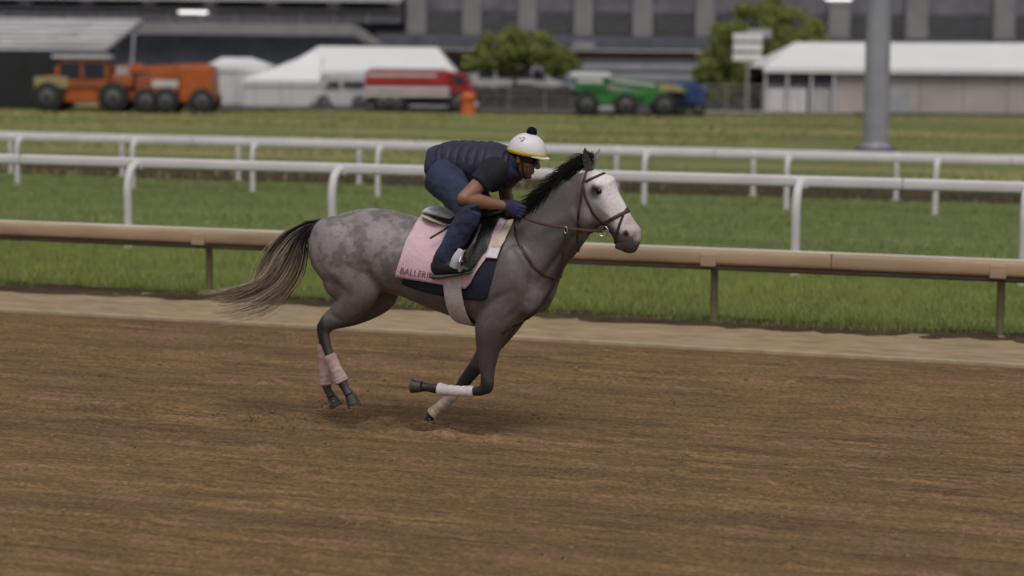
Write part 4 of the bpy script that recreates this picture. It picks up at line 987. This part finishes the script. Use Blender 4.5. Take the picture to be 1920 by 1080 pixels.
lt = MB(); lt.box(g.x(1543), g.x(1592), -.3, -.15, g.z(-5), g.z(-9)); lt.build('light_tube', lampm, g.root, bevel=.02)

# ---- bleachers at the far left with sheeted seating
b = Far('bleachers', 'grey metal bleachers with pale sheeting at the left, behind the orange machines', 'bleachers', 100, 112)
for k in range(7):
    b.box('seat_row', 'tentwall' if k % 3 else 'palepaint', -420, 236 - 6 * (6 - k), 88 - 9.2 * k, 95 - 9.2 * k, .1 + .75 * k, .9 + .75 * k, .03)
    b.box('riser', 'slate', -420, 232 - 6 * (6 - k), 90 - 9.2 * k + 6, 97 - 9.2 * k + 6, .3 + .75 * k, .95 + .75 * k, .02)
for u in range(-400, 236, 70): b.bar('support', 'greymetal', (u, 205, 1.5), (u, 60, 3.5), .06)
b.box('canopy', 'darkpanel', -420, 230, 22, 26, 5.6, 6.5, .03)
for u in (-300, -60, 60, 180): b.bar('canopy_post', 'greymetal', (u, 100, 6), (u, 27, 6), .06)
for k, (a, c, v0, v1) in enumerate(((60, 190, 40, 50), (95, 226, 62, 71), (20, 150, 55, 62))):
    b.prism('sheet', 'tentwall', [(a, v0 + 3), (a + 30, v0), (c - 20, v0 + 4), (c, v1 + 2), (c - 40, v1), (a + 20, v1 - 1)], .0 - .05 * k, .06 - .05 * k, .01)

k = Far('screen_fence', 'black sheeted screen panels standing left of the orange machines', 'screen', 40, 90.5)
for u0 in range(-330, 105, 54): k.box('panel', 'screen', u0, u0 + 52.5, 98, 207, 0, .08, .01); k.box('post', 'blackpart', u0 + 52.6, u0 + 54, 96, 208, -.03, .11, .005)

# ---- tents
def gable_tent(name, label, D, e0, e1, peak0, peak1, vp, ve, vg, depth):
    t = Far(name, label, 'tent', (e0 + e1) / 2, D, 'white event tents'); W = depth
    x0, x1, p0, p1 = t.x(e0), t.x(e1), t.x(peak0), t.x(peak1); ze, zp = t.z(ve), t.z(vp)
    V = [(x0, 0, ze), (x1, 0, ze), (x1, W, ze), (x0, W, ze), (p0, W / 2, zp), (p1, W / 2, zp)]
    o = mesh_obj('roof', V, [(0, 1, 5, 4), (2, 3, 4, 5), (1, 2, 5), (3, 0, 4), (0, 3, 2, 1)], M['tent'], t.root)
    for (a, c, y0, y1) in ((x0 + .02, x1 - .02, .03, .08), (x0 + .02, x1 - .02, W - .08, W - .03), (x0 + .02, x0 + .07, .09, W - .09), (x1 - .07, x1 - .02, .09, W - .09)):
        mb = MB(); mb.box(a, c, y0, y1, 0, ze - .005); mb.build('wall', M['tentwall'], t.root)
    mb = MB(); mb.box(x0 - .03, x1 + .03, -.05, .02, ze - .22, ze - .01); mb.build('valance', M['tent'], t.root)
    n = max(2, int((x1 - x0) / 1.8))
    for i in range(n + 1):
        mb = MB(); xx = x0 + (x1 - x0) * i / n; mb.tube((xx, -.06, 0), (xx, -.06, ze - .03), .035, 8); mb.build('pole', M['palepaint'], t.root, smooth=True)
    return t
gable_tent('white_tent', 'small white tent with a low peak between the orange machines and the larger tent', 98, 385, 500, 405, 462, 108, 124, 206, 4)
gable_tent('white_tent', 'large white tent with hipped roof behind the red truck', 97, 520, 852, 585, 815, 87, 134, 207, 7)
gable_tent('white_tent', 'low white lean-to tent joined left of the large hipped tent', 96, 455, 600, 575, 596, 100, 150, 207, 4)

# ---- right-hand pavilion
p = Far('pavilion', 'long pale pavilion with white roof and beige walls behind the light pole', 'pavilion', 1700, 94)
x0, x1, W = p.x(1432), p.x(2300), 8; ze, zr = p.z(129), p.z(79)
V = [(x0, 0, ze), (x1, 0, ze), (x1, W, ze), (x0, W, ze), (p.x(1512), W / 2, p.z(80)), (x1, W / 2, p.z(76))]
mesh_obj('roof', V, [(0, 1, 5, 4), (2, 3, 4, 5), (1, 2, 5), (3, 0, 4), (0, 3, 2, 1)], M['tent'], p.root)
mb = MB(); mb.box(x0 - .03, x1, -.06, .02, ze - .2, ze - .01); mb.build('valance', M['tent'], p.root)
for u0 in range(1565, 2300, 82): p.box('wall_panel', 'beige', u0, u0 + 80.5, 134, 216, .3, .4, .01)
p.box('wall', 'beige', 1440, 2300, 134, 216, 7.4, 7.6, 0)
for u0 in (1434, 1475, 1520, 1562): p.box('post', 'palepaint', u0, u0 + 4, 134, 217, .05, .15, .005)
for u0 in (1440, 1481, 1526): p.box('window', 'glass', u0, u0 + 33, 140, 166, .18, .22, .01); p.box('lower_panel', 'palepaint' if u0 < 1500 else 'greymetal', u0, u0 + 33, 168, 215, .15, .25, .01)
p.box('door', 'greymetal', 1668, 1708, 168, 215, .2, .295, .01)

# ---- light pole out on the infield
pp = ground(1641, 288); po = empty('light_pole', (pp[0], pp[1], 0)); tag(po, 'tall grey steel light pole standing alone on the infield lawn', 'light pole')
mb = MB(); mb.tube((0, 0, .3), (0, 0, 24), .32, 24, .2); mb.build('shaft', M['steelpole'], po, smooth=True)
mb = MB(); mb.tube((0, 0, -.05), (0, 0, .16), .52, 24, .50); mb.build('base', M['slate'], po, smooth=False, bevel=.02)
mb = MB(); mb.tube((0, 0, .161), (0, 0, .30), .38, 20, .31); mb.build('flange', M['steelpole'], po)
for i in range(6):
    mb = MB(); a = i * math.pi / 3; mb.tube((.42 * math.cos(a), .42 * math.sin(a), .15), (.42 * math.cos(a), .42 * math.sin(a), .24), .03, 6); mb.build('bolt', M['steelpole'], po)
mb = MB(); mb.box(-1.8, 1.8, -.12, .12, 23.2, 23.4); mb.build('cross_arm', M['steelpole'], po)
for i in range(5):
    mb = MB(); mb.box(-1.7 + .8 * i - .25, -1.7 + .8 * i + .25, -.45, -.15, 23.42, 23.9); mb.build('floodlight', M['greymetal'], po, bevel=.03)

# ---- machines
t = Far('telehandler', 'orange telehandler with cab and big tyres parked by the black screen', 'telehandler', 170, 87)
t.prism('chassis', 'orange', [(95, 178), (130, 162), (250, 162), (262, 178), (250, 190), (110, 190)], -.9, .9)
cab = t.prism('cab', 'rustorange', [(118, 163), (112, 128), (128, 112), (205, 110), (212, 128), (212, 163)], -1.0, -.1)
t.box('window', 'glass', 122, 160, 117, 146, -1.04, -1.005, .005, cab); t.box('window', 'glass', 166, 205, 117, 146, -1.04, -1.005, .005, cab)
t.box('cab_roof', 'palepaint', 108, 214, 103, 109.5, -1.1, .05, .03)
t.prism('boom', 'orange', [(70, 158), (70, 146), (255, 118), (268, 122), (268, 136), (250, 138)], .1, .55)
t.box('carriage', 'machyellow', 76, 138, 144, 164, -1.15, -.95, .02); t.box('fork', 'blackpart', 62, 90, 176, 180, -.9, -.8, .005); t.box('fork', 'blackpart', 62, 90, 176, 180, .2, .3, .005)
t.box('step', 'machyellow', 150, 198, 192, 199, -1.05, -.95, .01); t.box('engine_hood', 'rustorange', 216, 258, 138, 161.5, -1.05, .05, .05)
for u in (100, 222):
    for y in (-1.0, 1.0): t.wheel(u, .60, y, .42)
t = Far('boom_lift', 'orange boom lift with square engine housing parked beside the telehandler', 'boom lift', 335, 86.5)
t.box('counterweight', 'orange', 343, 404, 125, 190, -1.0, 1.0, .06); t.box('turntable', 'rustorange', 262, 342.5, 147, 172, -1.0, .9, .05)
t.box('decal', 'palepaint', 293, 341, 150, 163, -1.04, -1.005, .002); t.box('chassis', 'blackpart', 268, 402, 172.5, 196, -.75, .75, .03)
t.prism('boom', 'orange', [(240, 137), (240, 128), (380, 118), (400, 121), (400, 124.6), (370, 133)], -.3, .3); t.box('basket', 'greymetal', 222, 246, 126, 146, -.5, .5, .02)
t.prism('arm', 'rustorange', [(262, 146), (300, 133), (345, 136), (342, 146.5)], -.5, .4)
for u in (282, 318, 385):
    for y in (-.95, .95): t.wheel(u, .50, y, .36, 'rim')

t = Far('red_truck', 'red box truck with white stripes parked in front of the hipped tent', 'truck', 770, 90)
bd = t.box('body', 'red', 688, 845, 132, 181, -1.15, 1.15, .04)
for u0 in (694, 732, 770, 808): t.box('locker_door', 'red', u0, u0 + 34, 146, 160, -1.19, -1.155, .01, bd)
t.box('stripe', 'palepaint', 690, 820, 138, 143, -1.175, -1.153, .002, bd); t.box('stripe', 'palepaint', 688.5, 844.5, 162, 170, -1.18, -1.153, .002, bd); t.box('stripe', 'palepaint', 688.5, 844.5, 174, 180, -1.18, -1.153, .002, bd)
cb = t.prism('cab', 'red', [(847, 190), (847, 134), (872, 136), (884, 160), (890, 168), (890, 190)], -1.1, 1.1); t.prism('window', 'glass', [(852, 157), (852, 140), (868, 141), (878, 157)], -1.14, -1.105, .004, cb)
t.box('bumper', 'palepaint', 884, 896, 190.5, 198, -1.1, 1.1, .02); t.box('chassis', 'blackpart', 690, 884, 182, 196, -.8, .8, .02); t.box('headlight', 'palepaint', 889.5, 892, 176, 184, -1.0, -.7, .01)
t.box('ladder', 'greymetal', 696, 838, 128, 131.5, -.6, -.1, .01)
for u in (722, 745, 862):
    for y in (-1.0, 1.0): t.wheel(u, .46, y, .34)
t = Far('white_van', 'white van parked behind the rear of the red truck', 'van', 645, 93)
bd = t.prism('body', 'palepaint', [(590, 196), (590, 176), (606, 168), (618, 147), (690, 145), (694, 150), (694, 196)], -.9, .9)
t.prism('window', 'glass', [(609, 167), (620, 151), (640, 151), (640, 167)], -.94, -.905, .004, bd); t.box('window', 'glass', 646, 686, 151, 166, -.94, -.905, .004, bd); t.box('bumper', 'blackpart', 585, 596, 192, 199, -.85, .85, .01)
for u in (610, 676):
    for y in (-.8, .8): t.wheel(u, .33, y, .24)
t = Far('white_van', 'white van under the small tree between the red truck and the green machine', 'van', 960, 104)
bd = t.prism('body', 'palepaint', [(885, 185), (885, 128), (892, 121), (1010, 120), (1030, 148), (1054, 154), (1056, 185)], -.95, .95)
t.prism('window', 'glass', [(1000, 148), (1000, 127), (1009, 127), (1024, 148)], -1.0, -.955, .004, bd)
for u0 in (898, 932, 966): t.box('window', 'glass', u0, u0 + 29, 127, 145, -1.0, -.955, .004, bd)
for u in (910, 1030):
    for y in (-.85, .85): t.wheel(u, .36, y, .26)

t = Far('telehandler', 'green telehandler with pale cab roof near the small tree', 'telehandler', 1160, 88)
t.prism('chassis', 'green', [(1082, 186), (1090, 168), (1240, 168), (1256, 180), (1250, 194), (1090, 194)], -.85, .85)
cab = t.prism('cab', 'green', [(1078, 169), (1072, 150), (1080, 145.5), (1132, 145.5), (1140, 169)], -.95, -.05); t.box('window', 'palepaint', 1080, 1128, 147, 156, -.99, -.955, .004, cab)
t.box('cab_roof', 'tent', 1070, 1142, 136, 145, -1.0, 0, .03)
t.prism('boom', 'green', [(1128, 158), (1128, 143), (1240, 156), (1290, 168), (1290, 176), (1230, 171)], .0, .45)
t.prism('boom_stripe', 'palepaint', [(1142, 153), (1142, 148.5), (1228, 157.5), (1228, 162)], -.05, -.005, .002)
t.prism('carriage', 'machyellow', [(1234, 170), (1234, 157), (1276, 159), (1282, 171)], -.5, -.06); t.box('hood', 'green', 1150, 1206, 170, 182, -.98, -.86, .02); t.box('step', 'palepaint', 1118, 1166, 199, 204, -.95, -.85, .01)
for u in (1100, 1172, 1243):
    for y in (-.9, .9): t.wheel(u, .47, y, .36)
t = Far('generator', 'blue generator housing beside the front of the green telehandler', 'generator', 1290, 89)
t.prism('housing', 'blue', [(1256, 194), (1256, 160), (1266, 154), (1306, 154), (1320, 166), (1320, 194)], -.7, .7)
for k_ in range(4): t.box('louvre', 'blue', 1266, 1308, 164 + 7 * k_, 168 + 7 * k_, -.75, -.705, .005)
t.box('skid', 'blackpart', 1252, 1324, 194.5, 204, -.6, .6, .02)
for u in (1270, 1308): t.wheel(u, .26, -.62, .2)
t = Far('traffic_barrel', 'orange barrel standing at the front of the red truck', 'barrel', 878, 87)
mb = MB(); mb.loft([(np.array((0, 0, z)), r, r) for z, r in ((0, .30), (.1, .29), (.5, .25), (.85, .22), (.9, .1))], ns=18); mb.build('body', M['conecol'], t.root, smooth=True)
for z in (.3, .6):
    mb = MB(); mb.tube((0, 0, z), (0, 0, z + .1), .29 - .08 * z / .6, 18, .275 - .08 * z / .6); mb.build('band', M['palepaint'], t.root, smooth=True)

s_ = Far('sign_post', 'stack of three blank white panels on a post in front of the larger tree', 'sign', 1400, 95)
s_.bar('post', 'greymetal', (1402, 212, .1), (1402, 58, .1), .06)
for v0 in (62, 81, 100): s_.box('panel', 'tent', 1373, 1428, v0, v0 + 14.5, -.05, .03, .01)
s_.box('rear_panel', 'greymetal', 1400, 1446, 54, 70, .2, .28, .01)

# ---- wire fence along the far edge of the lawn
f = Far('wire_fence', 'low wire fence with thin posts along the far edge of the infield', 'fence', 700, 89.6)
for u in range(410, 2060, 68): f.bar('post', 'greymetal', (u, 208.5, 0), (u, 152, 0), .016)
for v in (154, 166, 178, 190, 202): f.bar('wire', 'palepaint', (408, v, -.03), (2060, v, -.03), .011)

# ---- paths
mb = MB(); a = [ground(u, v) for u, v in ((1290, 216.5), (1600, 217.5), (1600, 214), (1290, 212.5))]
tag(mesh_obj('path', [(q[0], q[1], .115) for q in a], [(0, 1, 2, 3)], M['path']), 'pale path at the lawn edge before the pavilion', 'path', kind='structure')
cn = [bgworld(X, D, -.03) for X, D in ((-90, 90), (90, 90), (90, 220), (-90, 220))]
mesh_ = mesh_obj('service_road', [(q[0], q[1], .11) for q in cn], [(0, 1, 2, 3)], M['asphalt']); tag(mesh_, 'grey paved area under the tents, machines and grandstand', 'pavement', kind='structure')

# ---- trees and hedge: branching wood with leaf clumps
def tree(name, label, u, D, vg, clumps, nl, leaf, seed, ca, cb_, group='trees before the grandstand'):
    r = np.random.default_rng(seed); t = Far(name, label, 'tree', u, D, group)
    cl = [np.array((t.x(a), y, t.z(v))) for a, v, y, rr in clumps]; rad = np.array([rr for *_, rr in clumps]) * 1.15
    mb = MB(); zt = min(c_[2] for c_ in cl); fork = np.array((0, 0, max(zt * .8, .7)))
    mb.loft([(np.array((0, 0, -.05)), .15, .15), (fork * .5 + [.03, 0, 0], .11, .11), (fork, .09, .09)], ns=10)
    for c_ in cl:
        q = c_ * .5 + fork * .5 + r.normal(0, .12, 3); mb.loft([(fork, .07, .07), (q, .045, .045), (c_, .015, .015)], ns=7, sub=3)
    mb.build('trunk', M['bark'], t.root, smooth=True)
    wts = rad ** 2 / (rad ** 2).sum(); ci = r.choice(len(cl), nl, p=wts); dv = r.normal(0, 1, (nl, 3)); dv /= np.linalg.norm(dv, axis=1)[:, None]
    sub = r.normal(0, 1, (len(cl), 14, 3)); sub /= np.linalg.norm(sub, axis=2)[:, :, None]
    pick = sub[ci, r.integers(0, 14, nl)]
    P = np.array(cl)[ci] + (pick * .62 + dv * .36 * r.random((nl, 1)) ** .5) * rad[ci][:, None] * [1, 1, .8]
    a = r.normal(0, 1, (nl, 3)); a /= np.linalg.norm(a, axis=1)[:, None]; bb = np.cross(a, r.normal(0, 1, (nl, 3))); bb /= np.linalg.norm(bb, axis=1)[:, None]
    s = leaf * r.uniform(.6, 1.3, (nl, 1)); V = np.stack([P - a * s, P + bb * s * .5, P + a * s, P - bb * s * .5], 1)
    tt = np.clip(r.normal(.5, .25, (nl, 1)) + .25 * (vnoise(P, 1.5, seed)[:, None] - .5), 0, 1); c_ = np.array(ca) * (1 - tt) + np.array(cb_) * tt
    fast_mesh('crown', V.reshape(-1, 3), np.arange(nl * 4).reshape(-1, 4), M['leaf'], t.root, cols=np.repeat(c_, 4, axis=0))
LA, LB = (0.12, 0.15, 0.038), (0.30, 0.33, 0.09)
tree('tree', 'smaller leafy tree between the hipped tent and the green telehandler', 965, 100, 208, [(905, 112, 0, .8), (930, 92, .2, .95), (965, 82, 0, 1.0), (1000, 90, -.2, .95), (1035, 108, 0, .9), (1065, 120, .2, .65), (960, 108, .6, 1.0), (885, 120, .2, .55), (1040, 128, -.3, .6)], 16000, .085, 5, LA, LB)
tree('tree', 'larger leafy tree behind the stacked white panels and left of the pavilion', 1415, 101, 210, [(1330, 128, 0, .9), (1350, 100, .2, 1.0), (1370, 70, 0, 1.1), (1405, 45, -.2, 1.15), (1450, 36, .2, 1.15), (1495, 50, 0, 1.0), (1525, 70, .2, .8), (1420, 85, .5, 1.3), (1470, 80, .4, 1.2), (1310, 145, -.2, .6), (1360, 150, .3, 1.0), (1400, 140, .6, 1.2), (1350, 172, .2, .8), (1395, 178, .3, .9)], 30000, .09, 6, LA, LB)
hd_ = Far('hedge', 'dark clipped hedge below the small tree', 'hedge', 945, 98)
r = np.random.default_rng(9); n = 9000; P = np.column_stack([r.uniform(hd_.x(886), hd_.x(1068), n), r.uniform(-.5, .5, n), r.uniform(0, hd_.z(160), n)])
P[:, 2] *= .9 + .15 * vnoise(P[:, :1].repeat(2, 1), 2, 3); a = r.normal(0, 1, (n, 3)); a /= np.linalg.norm(a, axis=1)[:, None]; bb = np.cross(a, r.normal(0, 1, (n, 3))); bb /= np.linalg.norm(bb, axis=1)[:, None]
V = np.stack([P - a * .08, P + bb * .04, P + a * .08, P - bb * .04], 1); cc = np.array((.03, .045, .016)) * r.uniform(.7, 1.6, (n, 1))
fast_mesh('foliage', V.reshape(-1, 3), np.arange(n * 4).reshape(-1, 4), M['leaf'], hd_.root, cols=np.repeat(cc, 4, axis=0))
mb = MB(); mb.box(hd_.x(888), hd_.x(1066), -.42, .42, 0, hd_.z(164)); mb.build('inner_branches', M['bark'], hd_.root)
